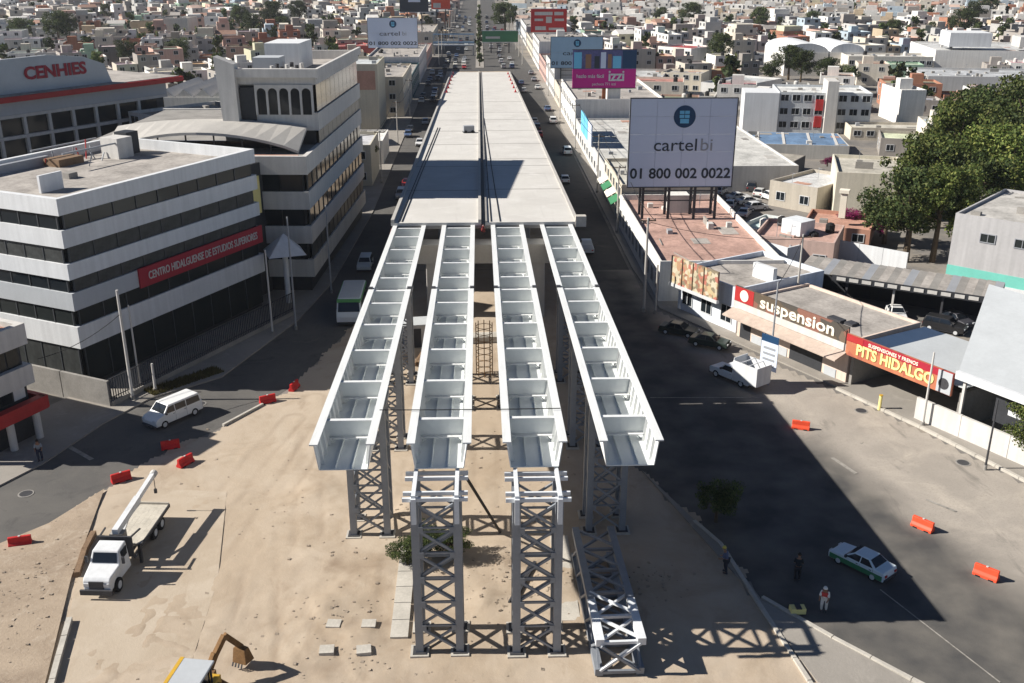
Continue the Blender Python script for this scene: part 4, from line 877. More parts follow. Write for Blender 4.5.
t = pblk('long blue sheet-metal roofed shed crossing the middle right', 738, 157, 848, 160, 147, 14, col=(.5,.48,.44), sides='', roof=(.13,.21,.33), par=.05, tanks=0)
for i in range(4):
    wl = (P(848,160)-P(738,157)).length; h0 = max(2.5,hgt(147,*P(738,157)[:2])); MB().hull([(wl*(.16+i*.24),.3,h0+.0),(wl*(.185+i*.24),.3,h0+.0),(wl*(.185+i*.24)+1,13.6,h0+.0),(wl*(.16+i*.24)+1,13.6,h0)], [(wl*(.16+i*.24),.3,h0+.06),(wl*(.185+i*.24),.3,h0+.06),(wl*(.185+i*.24)+1,13.6,h0+.06),(wl*(.16+i*.24)+1,13.6,h0+.06)]).build('white_roof_strip', M['white2'], t)
pblk('low shed with weathered sheet roof in front of the blue roof', 735, 172, 790, 178, 160, 8, col=(.2,.18,.16), sides='', roof=(.36,.33,.28), par=.05, tanks=0)
t = pblk('modern grey and white office with boxed staircase tower', 776, 132, 868, 134, 92, 14, col=(.52,.54,.55), floors=3, cols=8, ww=2.4, wh=2, roof=(.6,.6,.58), tanks=0)
wl = (P(868,134)-P(776,132)).length; MB().box(wl*.5,-1.5,0,wl*.62,5,10.6).build('stair_tower', M['white2'], t); MB().box(-7,-.5,0,-.02,8,8).build('side_wing', M['white'], t); MB().box(wl*.40,-.5,1.2,wl*.48,-.08,3.4).build('red_panel', M['red'], t); MB().box(wl*.40,-.5,4.6,wl*.48,-.08,6.8).build('red_panel', M['red'], t)
pblk('white cubic building with red lettered wall left of the trees', 897, 124, 922, 124, 90, 12, col=WHT, floors=2, cols=2, sides='r', roof=(.62,.61,.58), tanks=1, hut=True)
pblk('flat cream terrace building in front of the white cubic one', 850, 140, 942, 142, 128, 8, col=CRM, floors=1, cols=7, roof=(.52,.49,.42), tanks=0)
pblk('long two-storey school block with strip windows', 846, 80, 930, 81, 56, 12, col=(.64,.60,.52), floors=2, cols=12, ww=2.2, roof=(.6,.58,.54), tanks=2)
for i,(a,b) in enumerate(((783,826),(828,862))):
    p = P(a,76); q = P(b,76); t = block(('left','right')[i]+' of two white domed hall roofs beside the school', p, q, 26, 7, WHT, 1, 1, (.66,.65,.62), sides='', tanks=0, par=.05); wl = (q-p).length
    rg = [(wl/2-wl/2*math.cos(math.pi*k/10), 7+2.6*math.sin(math.pi*k/10)) for k in range(11)]
    MB().hull([(x,.1,z) for x,z in rg][::-1], [(x,25.8,z) for x,z in rg][::-1]).build('domed_roof', M['white'], t)
t = pblk('big white industrial hall behind the trees on the right', 932, 78, 1060, 80, 50, 34, col=WHT, floors=1, cols=1, sides='', roof=(.5,.5,.49), tanks=0)
MB().box(4,2,9,16,14,13).build('roof_house', M['white'], t); MB().box(24,2,9,50,10,12).build('roof_house', M['white2'], t)
pblk('grey-roofed hall directly behind the big tree crowns', 925, 98, 1060, 100, 76, 22, col=LGR, floors=1, cols=4, sides='', roof=(.42,.43,.44), tanks=0)
t = pblk('tall cream gabled wall of the house beside the trees', 832, 218, 902, 222, 172, 14, col=(.60,.56,.46), floors=1, cols=1, sides='', roof=(.45,.42,.36), tanks=0)
t = pblk('house with tilted grey roof and magenta bougainvillea', 768, 205, 815, 214, 180, 12, col=(.42,.38,.32), floors=1, cols=2, roof=(.52,.52,.52), tanks=0)
t = pblk('terracotta patio house with chimney below the gabled wall', 800, 243, 868, 250, 226, 9, col=TER, floors=1, cols=3, roof=(.48,.27,.2), tanks=0)
MB().box(4,3,3,4.8,3.8,6.2).build('chimney', M['cream'], t); MB().box(3.8,2.8,6.2,5.0,4.0,6.6).build('chimney_cap', M['cream'], t)
pblk('small white house with turquoise patio wall', 735, 245, 772, 252, 228, 8, col=(.6,.62,.6), floors=1, cols=2, roof=(.4,.5,.5), tanks=2)
pblk('white-walled workshop between the corner building and the car shed', 742, 262, 785, 275, 236, 9, col=(.64,.66,.68), floors=1, cols=2, tanks=2, hut=True)
t = pblk('white and red two-storey building with pitched red roof', 657, 66, 690, 69, 46, 14, col=WHT, floors=2, cols=5, ww=2.4, roof=(.38,.08,.08), tanks=0, sides='f')
t = pblk('grey sheet-roofed hall right of the red roofed building', 700, 96, 742, 100, 82, 22, col=LGR, floors=1, cols=2, sides='f', roof=(.45,.46,.46), tanks=0)
pblk('long grey warehouse roof behind the magenta billboard', 588, 98, 660, 100, 78, 26, col=(.36,.34,.32), floors=1, cols=5, roof=(.46,.46,.45), tanks=0)
pblk('cream wall building above the large billboard', 660, 92, 700, 94, 72, 10, col=CRM, floors=2, cols=4, tanks=1)
pblk('white flat-roofed house left of the modern office', 742, 122, 772, 124, 98, 10, col=WHT, floors=2, cols=3, tanks=1, hut=True)
# left avenue side
t = block('beige avenue building with brick band behind the banded office', (-36,213), (-21.0,213), 17, hgt(64,-21.0,213), (.50,.46,.36), 3, 4, (.5,.52,.52), sides='', tanks=0)
hh = hgt(64,-21.0,213); MB().box(.3,-.06,hh*.62,14.5,-.003,hh*.9).build('brick_band', M['roofp'], t); MB().box(9.5,-.1,hh*.62,9.8,-.062,hh*.9).build('pilaster', M['cream'], t)
block('small cream house with grey roof beside the left lanes', (-23.5,158), (-17.2,158), 13, 6.6, (.56,.52,.42), 2, 2, (.5,.5,.52), tanks=1, sides='f', group=None)
block('white canopy-roofed shop before the beige avenue building', (-26,176), (-17,176), 12, 4.2, WHT, 1, 3, (.66,.64,.6), tanks=0)
for i,(y0,y1,h,c,lab) in enumerate(((232,262,9,CRM,'cream narrow avenue tower on the left'),(263,296,6,(.05,.10,.11),'dark teal fronted avenue building on the left'),(297,340,7.5,LGR,'grey avenue block on the left near the ramp end'),(342,380,5,PNK,'pinkish avenue shops left of the footbridge'),(392,440,8,CRM,'cream avenue block beyond the footbridge'))):
    block(lab, (-17.2,y0), (-17.2,y1), 15, h, c, max(1,int(h/2.7)), int((y1-y0)/4), tanks=2, sides='fl')
pblk('maroon-roofed long building behind the left billboard', 330, 62, 376, 60, 47, 14, col=(.36,.10,.09), floors=1, cols=5, sides='', roof=(.33,.10,.09), tanks=0)
pblk('pale hall with sheet roof behind the banded office', 300, 84, 352, 80, 60, 16, col=(.3,.33,.36), floors=1, cols=3, sides='', roof=(.5,.52,.53), tanks=0)
pblk('pale beige block behind the left rooftops', 158, 44, 190, 44, 18, 14, col=(.6,.57,.5), floors=3, cols=1, sides='', tanks=1)

# ================================================================== VEHICLES
def vehicle(name, label, cat, prof, W, belt, inset, wind, rear, sidew, wheels, wr, loc, rz, color, group=None, lamps=True, extra=None, bevel=.06):
    """prof: side outline (x forward, z up) counter-clockwise; wind / rear: outline edges that carry glass; sidew: window outlines"""
    t = thing(name, label, cat, loc, rz, group); zt = max(z for _, z in prof)
    hw = lambda z: W/2 - inset*max(0, (z-belt)/(zt-belt))
    n = len(prof)
    b = MB().hull([(x, hw(z), z) for x, z in prof], [(x, -hw(z), z) for x, z in prof])
    o = b.build('body', M['paint'], t, bevel=bevel); o.color = (*color, 1)
    def panel(nm, e, f0=.10, f1=.92, sh=.88):
        (x0,z0), (x1,z1) = e; dx, dz = x1-x0, z1-z0; L = math.hypot(dx,dz); nx, nz = dz/L, -dx/L
        if nz < -.05 : nx, nz = -nx, -nz
        if abs(nz) <= .05: nx, nz = (1 if x0 > 0 else -1), 0
        q = [(x0+dx*f0, z0+dz*f0), (x0+dx*f1, z0+dz*f1)]
        a = [(q[0][0]+nx*.02, -hw(q[0][1])*sh, q[0][1]+nz*.02), (q[0][0]+nx*.02, hw(q[0][1])*sh, q[0][1]+nz*.02), (q[1][0]+nx*.02, hw(q[1][1])*sh, q[1][1]+nz*.02), (q[1][0]+nx*.02, -hw(q[1][1])*sh, q[1][1]+nz*.02)]
        MB().hull([(p[0]-nx*.03,p[1],p[2]-nz*.03) for p in a], a).build(nm, M['glassb'], t)
    for e in wind: panel('windscreen', e)
    for e in rear: panel('rear_window', e)
    for poly in sidew:
        for s in (-1, 1):
            MB().hull([(x, s*(hw(z)-.02), z) for x, z in poly], [(x, s*(hw(z)+.015), z) for x, z in poly]).build('side_window', M['glassb'], t)
    for wx in wheels:
        for s in (-1, 1):
            y = s*(W/2-.11)
            wl = MB().cyl((0,-.12,0),(0,.12,0), wr, n=16).build('wheel', M['black'], t, (wx,y,wr)); MB().cyl((0,s*.121,0),(0,s*.135,0), wr*.6, n=12).build('rim', M['alu'], wl)
    t.scale = (.87,.87,.87)
    xm = sidew[0][0][0]-.05; zm = sidew[0][0][1]
    for s in (-1, 1):
        MB().box(xm-.08, s*(W/2+.10)-.09, zm-.02, xm+.06, s*(W/2+.10)+.09, zm+.16).build('mirror', M['dark'], t)
        for poly in sidew[:2]:
            xs_ = min(q[0] for q in poly)-.03; MB().box(xs_-.008, s*(W/2)-.015, .42, xs_+.008, s*(W/2)+.006, belt-.02).build('door_seam', M['dark'], t)
            MB().box(xs_+.1, s*(W/2)-.01, belt-.16, xs_+.26, s*(W/2)+.022, belt-.12).build('door_handle', M['dark'], t)
        MB().box(min(wheels), s*(W/2)-.012, .27, max(wheels), s*(W/2)+.01, .33).build('sill_trim', M['dark'], t)
    if lamps:
        xf = max(x for x, z in prof if z < belt); xr = min(x for x, z in prof if z < belt); zl = belt*.72
        for s in (-1,1):
            MB().box(xf-.06, s*(W/2-.28)-.16, zl-.08, xf+.025, s*(W/2-.28)+.16, zl+.08).build('headlight', M['white'], t); MB().box(xr-.025, s*(W/2-.25)-.13, zl-.08, xr+.06, s*(W/2-.25)+.13, zl+.08).build('tail_light', M['red'], t)
        MB().box(xf-.04, -W/2+.06, .28, xf+.06, W/2-.06, .46).build('bumper', M['dark'], t); MB().box(xr-.06, -W/2+.06, .28, xr+.04, W/2-.06, .46).build('bumper', M['dark'], t)
    return t
SEDAN = [(-2.1,.25),(2.1,.25),(2.12,.62),(1.95,.80),(.95,.90),(.25,1.36),(-.85,1.38),(-1.45,.95),(-2.05,.92),(-2.15,.6)]
HATCH = [(-1.85,.25),(1.85,.25),(1.88,.65),(1.7,.82),(.9,.95),(.25,1.45),(-1.2,1.47),(-1.75,1.0),(-1.88,.6)]
SUV = [(-2.2,.35),(2.2,.35),(2.25,.85),(2.05,1.02),(1.05,1.1),(.5,1.68),(-1.95,1.70),(-2.2,1.1),(-2.25,.7)]
VAN = [(-2.55,.35),(2.5,.35),(2.58,.8),(2.35,1.05),(1.65,1.25),(1.0,1.98),(-2.3,2.0),(-2.52,1.2)]
PICK = [(-2.5,.4),(2.45,.4),(2.5,.9),(2.3,1.05),(1.2,1.12),(.65,1.68),(-.45,1.70),(-.6,1.05),(-2.5,1.03)]
def sedan(label, loc, rz, color, group='cars and vans on the streets', name='car'):
    return vehicle(name, label, 'car', SEDAN, 1.66, .9, .22, [(SEDAN[4],SEDAN[5])], [(SEDAN[6],SEDAN[7])], [[(.78,.93),(.22,1.3),(-.25,1.31),(-.25,.93)],[(-.32,.93),(-.32,1.31),(-.82,1.31),(-1.25,.95)]], (1.3,-1.3), .31, loc, rz, color, group)
def hatch(label, loc, rz, color, group='cars and vans on the streets', name='car'):
    return vehicle(name, label, 'car', HATCH, 1.64, .95, .2, [(HATCH[4],HATCH[5])], [(HATCH[6],HATCH[7])], [[(.75,.98),(.22,1.38),(-.35,1.39),(-.35,.98)],[(-.42,.98),(-.42,1.39),(-1.1,1.39),(-1.5,1.0)]], (1.15,-1.15), .30, loc, rz, color, group)
def suv(label, loc, rz, color, group='cars and vans on the streets', name='car'):
    return vehicle(name, label, 'car', SUV, 1.8, 1.1, .2, [(SUV[4],SUV[5])], [(SUV[6],SUV[7])], [[(.95,1.14),(.48,1.6),(-.4,1.61),(-.4,1.14)],[(-.48,1.14),(-.48,1.61),(-1.25,1.61),(-1.25,1.14)],[(-1.33,1.14),(-1.33,1.61),(-1.85,1.6),(-2.0,1.14)]], (1.4,-1.4), .36, loc, rz, color, group)
def heading(x0,y0,x1,y1): a = P(x0,y0); b = P(x1,y1); return math.atan2((b-a).y,(b-a).x)

# taxi: white over green
tx = sedan('white and green taxi in the shade on the right avenue', P(861,568), math.atan2(-3.1,2.4)+math.pi, (.62,.70,.74))
for s in (-1,1): MB().box(-2.0,s*.832-.012,.3,2.0,s*.832+.012,.66).build('green_side_stripe', M['green'], tx)
# white passenger van
vehicle('passenger_van', 'white passenger van on the shaded left street', 'van', VAN, 2.0, 1.22, .16, [(VAN[4],VAN[5])], [(VAN[6],VAN[7])],
        [[(1.5,1.28),(1.0,1.82),(.45,1.84),(.45,1.28)],[(.36,1.28),(.36,1.84),(-.75,1.84),(-.75,1.28)],[(-.85,1.28),(-.85,1.84),(-2.2,1.84),(-2.3,1.28)]], (1.65,-1.6), .36, (-24.4,72.3,.012), math.atan2(-4.4,-3.3), (.74,.74,.73), None)
# green and white minibus
BUS = [(-3.5,.4),(3.4,.4),(3.5,1.0),(3.35,1.35),(2.95,2.5),(2.6,2.62),(-3.4,2.62),(-3.55,1.4)]
bt = vehicle('minibus', 'white and green minibus on the shaded left lanes', 'bus', BUS, 2.45, 1.3, .10, [(BUS[3],BUS[4])], [], [[(2.75,1.45),(2.45,2.3),(1.4,2.3),(1.4,1.45)],[(1.25,1.45),(1.25,2.3),(0,2.3),(0,1.45)],[(-.12,1.45),(-.12,2.3),(-1.5,2.3),(-1.5,1.45)],[(-1.62,1.45),(-1.62,2.3),(-3.2,2.3),(-3.2,1.45)]], (2.3,-2.2), .42, (-13.15,96.6,.012), -math.pi/2+R(1), (.66,.68,.68))
bt.scale = (1,1,1)
MB().box(-3.38,-1.19,2.3,2.75,1.19,2.56).build('green_band', M['busgreen'], bt); MB().box(-3.3,-1.0,2.61,2.4,1.0,2.67).build('roof_panel', M['metalroof'], bt)
MB().box(2.5,-1.12,2.3,3.02,1.12,2.6).build('route_sign', M['busgreen'], bt)
MB().box(3.44,-1.2,.5,3.53,1.2,.95).build('front_panel', M['white'], bt)
# pickup with white box body
pk = vehicle('box_pickup', 'white pickup with open white box body half in the shade', 'truck', PICK, 1.75, 1.1, .2, [(PICK[4],PICK[5])], [], [[(1.0,1.16),(.62,1.6),(-.35,1.61),(-.4,1.16)]], (1.6,-1.6), .38, (21.6,78.6,.012), heading(758,370,712,352), (.62,.66,.70))
for a in ((-3.6,-1.05,.75,-.62,-.98,2.6),(-3.6,.98,.75,-.62,1.05,2.6),(-3.6,-.978,.75,-3.53,.978,2.6),(-.69,-.978,.75,-.62,.978,2.85),(-3.6,-.978,.68,-.62,.978,.748)): MB().box(*a).build('box_panel', M['white'], pk)
for x in (-2.6,-1.6): MB().box(x-.04,-1.04,2.602,x+.04,1.04,2.66).build('box_hoop', M['white'], pk)
# other cars near the road
sedan('dark saloon parked in the shade by the corner building', (19.0,90.0,.012), math.atan2(-.5,.87), (.03,.04,.035))
sedan('dark green saloon parked behind the box pickup', (21.2,86.4,.14), math.atan2(-.5,.87), (.035,.05,.04))
suv('pale car on the left lanes behind the minibus', (-13.6,113.0,.012), -math.pi/2, (.50,.54,.55))
vk = vehicle('pickup_truck', 'pale pickup truck beside the end of the deck', 'truck', PICK, 1.75, 1.1, .2, [(PICK[4],PICK[5])], [], [[(1.0,1.16),(.62,1.6),(-.35,1.61),(-.4,1.16)]], (1.6,-1.6), .38, (13.0,119.5,.02), math.pi/2, (.55,.57,.58)); MB().box(-2.4,-.75,1.035,-.7,.75,1.06).build('bed_floor', M['greyband'], vk)
hatch('white hatchback alone on the right lanes beside the deck', (13.6,160,.02), math.pi/2, (.66,.68,.70))
sedan('white saloon parked under the car shed', (41.8,94.0,.01), R(-100), (.66,.66,.65)); sedan('grey saloon at the back of the car shed', (37.6,97.9,.01), R(-60), (.3,.31,.33)); suv('black car beside the white saloon in the shed yard', (45.0,90.0,.01), R(-40), (.02,.02,.022)); hatch('dark hatchback under the shed roof at its right end', (47.0,91.8,.01), R(-66), (.05,.05,.06))

# protos for traffic (copied)
cols = [(.62,.62,.6),(.66,.66,.66),(.30,.31,.33),(.05,.05,.055),(.35,.03,.03),(.08,.12,.22),(.48,.48,.47),(.58,.55,.48),(.03,.03,.035)]
cn = ['white','bright white','grey','black','red','blue','silver','beige','dark']
protoS = protoH = protoU = None
def traffic(kind, label, loc, rz, color, group):
    global protoS, protoH, protoU
    if kind == 0:
        if protoS is None: protoS = sedan(label, loc, rz, color, group); return protoS
        p = protoS
    elif kind == 1:
        if protoH is None: protoH = hatch(label, loc, rz, color, group); return protoH
        p = protoH
    else:
        if protoU is None: protoU = suv(label, loc, rz, color, group); return protoU
        p = protoU
    return dup(p, loc, rz, label, group, None, color)
rr = random.Random(3)
spots = []
for y in range(150, 330, 9):
    if rr.random() < .55: spots.append((-12.0+rr.uniform(-.4,.4), y+rr.uniform(-2,2), -1, 'left lanes beside the deck'))
    if rr.random() < .5 and y > 190: spots.append((-14.6, y+rr.uniform(-2,2), -1, 'kerbside of the left lanes beside the deck'))
    if rr.random() < .5 and y > 175: spots.append((12.0, y, 1, 'right lanes beside the deck'))
    if rr.random() < .6 and y > 185: spots.append((16.1, y+rr.uniform(-2,2), 1, 'kerbside of the right lanes beside the deck'))
for y in range(338, 640, 10):
    for x, d in ((-11.2,-1),(-8,-1),(-5,-1),(4.6,1),(7.8,1),(11.2,1)):
        if rr.random() < .36: spots.append((x+rr.uniform(-.5,.5), y+rr.uniform(-3,3), d, 'far %s lanes of the avenue' % ('left' if d < 0 else 'right')))
for (x,y,d,where) in spots:
    k = rr.choice((0,0,1,2)); ci = rr.randrange(9); nmk = ('saloon','hatchback','tall car')[k]
    lb = '%s %s in the %s' % (cn[ci], nmk, where)
    traffic(k, lb, (x,y,.03), d*math.pi/2+rr.uniform(-.04,.04), cols[ci], lb)
# car lot behind the large billboard
cl = []
for i, (a, b) in enumerate([(652,178),(662,186),(676,180),(690,188),(704,186),(720,190),(734,182),(738,196),(746,175),(752,186),(760,192),(748,200),(756,206),(744,212),(766,182),(742,166),(752,163),(762,170),(770,196),(730,204)]):
    k = rr.choice((0,1,2)); ci = rr.choice((0,1,0,1,2,3,6,8)); lb = '%s %s parked in the yard behind the large billboard' % (cn[ci], ('saloon','hatchback','tall car')[k])
    p = P(a,b+4); traffic(k, lb, (p.x,p.y,.01), rr.choice((R(20),R(110),R(65)))+rr.uniform(-.15,.15), cols[ci], lb)
occupy([(24,128),(52,168)])

# ---------- crane truck (front towards the camera)
ct = thing('crane_truck', 'white flatbed crane truck parked on the concrete slab', 'truck', (-21.9,48.4,.07), R(-4)); ct.scale = (.84,.84,.84)
# local: +y is backwards along the truck
cabp = [(0,.55),(.05,1.35),(.25,1.55),(1.55,1.72),(1.95,2.55),(3.15,2.62),(3.25,.55)]
hwf = lambda y, z: 1.05 if y > 1.5 else .92
MB().hull([(-hwf(y,z)+ (.14 if z > 1.9 else 0),y,z) for y,z in cabp], [(hwf(y,z)-(.14 if z > 1.9 else 0),y,z) for y,z in cabp]).build('cab', M['white'], ct, bevel=.07)
MB().hull([(-.86,1.59,1.80),(.86,1.59,1.80),(.8,1.90,2.42),(-.8,1.90,2.42)], [(-.86,1.56,1.82),(.86,1.56,1.82),(.8,1.87,2.44),(-.8,1.87,2.44)]).build('windscreen', M['glassb'], ct)
for s in (-1,1):
    MB().box(s*1.0-.03,2.05,1.78,s*1.0+.03,2.9,2.4).build('side_window', M['glassb'], ct); MB().box(s*1.28-.09,1.6,1.75,s*1.28+.09,1.72,2.25).build('mirror', M['dark'], ct)
    MB().box(s*.66-.2,-.04,.95,s*.66+.2,.04,1.2).build('headlight', M['alu'], ct)
MB().box(-.5,-.05,.8,.5,.03,1.35).build('grille', M['dark'], ct); MB().box(-1.1,-.22,.42,1.1,-.06,.78).build('bumper', M['dark'], ct)
MB().box(-.45,.6,.5,.45,9.9,.85).build('chassis', M['dark'], ct)
for y in (1.0,7.6,8.9):
    for s in (-1,1):
        wl = MB().cyl((-.17,0,0),(.17,0,0),.5,n=18).build('wheel', M['black'], ct, (s*.95,y,.5)); MB().cyl((s*.171,0,0),(s*.19,0,0),.28,n=12).build('rim', M['alu'], wl)
M['bed'] = mat('dusty_bed_boards', (.50,.46,.39), .9, .25, 1.0, 6)
for i in range(6): MB().box(-1.12+i*.374,4.9,1.05,-1.12+i*.374+.366,10.4,1.22).build('bed_board', M['bed'], ct)
MB().box(-1.15,10.402,1.0,1.15,10.5,1.4).build('tail_board', M['bed'], ct)
for s in (-1,1): MB().box(s*1.18-.04,4.9,1.0,s*1.18+.04,10.5,1.27).build('side_rail', M['dark'], ct)
MB().box(-1.2,3.45,1.1,1.2,3.6,2.7).build('headboard', M['dark'], ct)
for s in (-1,1): MB().bar((s*1.2,3.5,1.0),(s*1.2,4.8,1.0),.14).build('outrigger_beam', M['dark'], ct); MB().box(s*1.3-.1,4.2,.1,s*1.3+.1,4.4,1.6).build('outrigger_leg', M['dark'], ct); MB().bar((s*1.1,3.6,2.6),(s*1.25,4.9,2.5),.1).build('rack_bar', M['dark'], ct)
MB().cyl((-.1,4.2,1.0),(-.1,4.2,2.5),.42,.34,n=16).build('crane_turret', M['grey'], ct)
MB().box(-.55,3.9,2.0,.4,4.6,2.6).build('crane_seat_box', M['conc_d'], ct)
MB().bar((-.1,3.9,2.75),(-.15,8.2,3.0),.42,.5).build('boom', M['white'], ct); MB().bar((-.15,8.2,3.02),(-.2,11.4,3.22),.32,.38).build('boom_extension', M['white'], ct)
MB().cyl((-.2,11.35,3.2),(-.2,11.75,3.25),.28,n=12).build('boom_head', M['white2'], ct); MB().cyl((-.2,11.5,3.1),(-.2,11.5,1.9),.03,n=6).build('hook_cable', M['cable'], ct); MB().box(-.3,11.42,1.6,-.1,11.58,1.95).build('hook', M['dark'], ct)
# boom luffing cylinder
MB().bar((-.1,4.3,1.7),(-.12,6.4,2.6),.14).build('luffing_cylinder', M['alu'], ct)

# ---------- backhoe loader at the bottom edge
bh = thing('backhoe_loader', 'muddy yellow backhoe loader with pale cab roof at the bottom edge', 'backhoe', (-14.0,39.1,.03), R(-9)); bh.scale = (.86,.86,.86)
MB().box(-1.0,-1.6,.75,1.0,1.5,1.5).build('body', M['yellow'], bh, bevel=.06)
MB().hull([(-.55,-3.3,.8),(.55,-3.3,.8),(.6,-1.6,.8),(-.6,-1.6,.8)], [(-.5,-3.2,1.55),(.5,-3.2,1.55),(.6,-1.6,1.7),(-.6,-1.6,1.7)]).build('bonnet', M['yellow'], bh, bevel=.06)
for sx in (-1,1):
    for y in (-1.0,.75): MB().box(sx*.78-.05,y-.05,1.5,sx*.78+.05,y+.05,2.72).build('cab_post', M['dark'], bh)
MB().box(-.72,-.95,1.5,.72,.7,2.6).build('cab_glass', M['glassb'], bh)
MB().box(-.98,-1.25,2.72,.98,.98,2.86).build('cab_roof', M['greyband'], bh, bevel=.05); MB().box(-1.02,-1.29,2.68,-.8,1.02,2.875).build('roof_edge', M['yellow'], bh)
for sx in (-1,1):
    wl = MB().cyl((-.25,0,0),(.25,0,0),.72,n=20).build('wheel', M['black'], bh, (sx*1.05,.6,.72)); MB().cyl((sx*.251,0,0),(sx*.28,0,0),.4,n=14).build('rim', M['yellow'], wl)
    wl = MB().cyl((-.16,0,0),(.16,0,0),.48,n=18).build('wheel', M['black'], bh, (sx*.95,-2.5,.48)); MB().cyl((sx*.161,0,0),(sx*.19,0,0),.26,n=12).build('rim', M['yellow'], wl)
    MB().bar((sx*.7,-1.5,1.3),(sx*.75,-4.0,.7),.16,.24).build('loader_arm', M['yellow'], bh)
MB().hull([(-1.15,-4.7,.1),(1.15,-4.7,.1),(1.15,-4.0,.1),(-1.15,-4.0,.1)], [(-1.15,-4.3,.95),(1.15,-4.3,.95),(1.15,-4.0,.95),(-1.15,-4.0,.95)]).build('loader_bucket', M['brown'], bh)
MB().box(-.5,1.5,.6,.5,1.95,1.4).build('swing_frame', M['brown'], bh)
MB().bar((0,1.8,1.1),(.3,2.5,2.1),.30,.42).build('boom', M['brown'], bh, bevel=.03); MB().bar((.3,2.45,2.0),(.6,3.3,2.75),.28,.36).build('boom_knee', M['brown'], bh, bevel=.03)
MB().bar((.6,3.25,2.8),(1.15,4.1,1.4),.24,.34).build('dipper_arm', M['brown'], bh, bevel=.03); MB().bar((.2,2.5,1.6),(.55,3.2,2.4),.1).build('hydraulic_ram', M['alu'], bh)
MB().hull([(.65,3.8,.45),(1.55,3.6,.45),(1.8,4.3,.45),(.9,4.5,.45)], [(.75,3.9,1.4),(1.5,3.7,1.4),(1.6,4.1,1.4),(.9,4.35,1.4)]).build('digging_bucket', M['brown'], bh)
for i in range(4): MB().bar((.7+.2*i,3.78-.05*i,.47),(.68+.2*i,3.65-.05*i,.27),.07).build('bucket_tooth', M['dark'], bh)
for sx in (-1,1): MB().bar((sx*.6,1.7,1.0),(sx*1.3,2.1,.1),.14).build('stabiliser_leg', M['brown'], bh)

# ---------- plastic barriers
def barrier(label, loc, rz, m='barrier', sc=1.0):
    t = thing('traffic_barrier', label, 'barrier', loc, rz, 'red and orange plastic traffic barriers'); t.scale = (sc*.78,)*3
    pr_ = [(-.34,0),(.34,0),(.32,.22),(.16,.42),(.13,.85),(-.13,.85),(-.16,.42),(-.32,.22)]
    MB().hull([(-.85,y,z) for y,z in pr_], [(.85,y,z) for y,z in pr_]).build('body', M[m], t, bevel=.04)
    for x in (-.45,.45): MB().box(x-.17,-.36,-.004,x+.17,.36,.1).build('foot_slot', M['black'], t)
    MB().cyl((0,0,.84),(0,0,.9),.09,n=10).build('filler_cap', M['white2'], t)
    return t
barrier('red plastic barrier at the edge of the dirt above the crane boom', (-25.2,62.3,.02), R(35), 'barrier_d')
barrier('red plastic barrier furthest left on the verge', (-28.7,54.2,.03), R(15), 'barrier_d')
barrier('shaded red barrier nearest the crane boom tip', (-21.4,64.6,.02), R(60), 'barrier_d'); barrier('shaded red barrier in front of the passenger van', (-23.2,67.2,.02), R(20), 'barrier_d')
barrier('red barrier at the kerb behind the van', (-17.6,75.2,.02), R(30), 'barrier_d'); barrier('small red barrier nearest the leftmost girder', (-15.9,77.9,.02), R(75), 'barrier_d')
barrier('orange barrier at the tip of the shade by the workshop road', (24.5,69.0,.02), R(-20)); barrier('orange barrier on the lit road behind the taxi', (27.9,54.4,.02), R(-50), sc=1.05); barrier('orange barrier nearest the right edge', (29.4,49.0,.02), R(-45), sc=1.05)
b0 = None
for i in range(6):
    Y = 250+i*13; 
    for s, x in ((-1,-8.0),(1,8.8)):
        barrier('far red barrier on the %s edge of the ramp' % ('left' if s < 0 else 'right'), (x, Y, zdeck(Y)+.02), R(90), 'barrier_d', 1.0)['group'] = 'far red barriers on the %s edge of the ramp' % ('left' if s < 0 else 'right')
barrier('red machine block at the deck edge above the leftmost gap', (-8.9,97.2,8.3), R(90), 'darkred', .7); barrier('red block hanging at the deck centre joint', (.2,97.0,8.6), R(90), 'darkred', .8)

# ---------- poles and lamps
def pole(label, x, y, h, r=.11, m='white2', arm=None, tr=True):
    t = thing('utility_pole', label, 'pole', (x,y,0)); MB().cyl((0,0,0),(0,0,h),r,r*.7,n=10).build('shaft', M[m], t)
    MB().cyl((0,0,0),(0,0,.4),r*1.5,n=10).build('base_collar', M['conc_d'], t)
    if arm: MB().bar((-arm,0,h-.3),(arm,0,h-.3),.1).build('cross_arm', M['wood'], t); [MB().cyl((a,0,h-.25),(a,0,h-.05),.05,n=6).build('insulator', M['dark'], t) for a in (-arm*.9,0.15,arm*.9)]
    return t
pole('tall white pole at the corner of the left street', -28.8,76.1,9.5,.14); pole('slim pole behind the tall white one at the college corner', -29.0,78.6,7.4,.09); pole('short white post beside the college corner poles', -27.4,77.6,2.6,.12)
pole('white pole by the forecourt railing', -20.2,91.0,8.5,.1,'white2'); pole('tall grey pole left of the minibus', -18.2,92.4,11.3,.1,'grey'); pole('grey pole beside the banded office', -16.3,103.8,9.7,.1,'grey')
pole('tall pale pole in front of the white shopfront', 16.6,96.6,9.9,.15,'conc',.8); pole('shorter pale pole by the white shopfront', 17.7,96.0,5.2,.12,'conc')
pole('dark lamp post on the pavement at the right edge', 35.6,62.0,5.5,.08,'dark'); pole('grey pole with crossarm behind the workshop', 31.2,93.2,9.0,.12,'conc',.9); pole('concrete pole on the avenue beside the warehouse', 18.0,152,9,.13,'conc',.9); pole('concrete pole beside the beige awning building', 17.9,128,9,.13,'conc',.9)
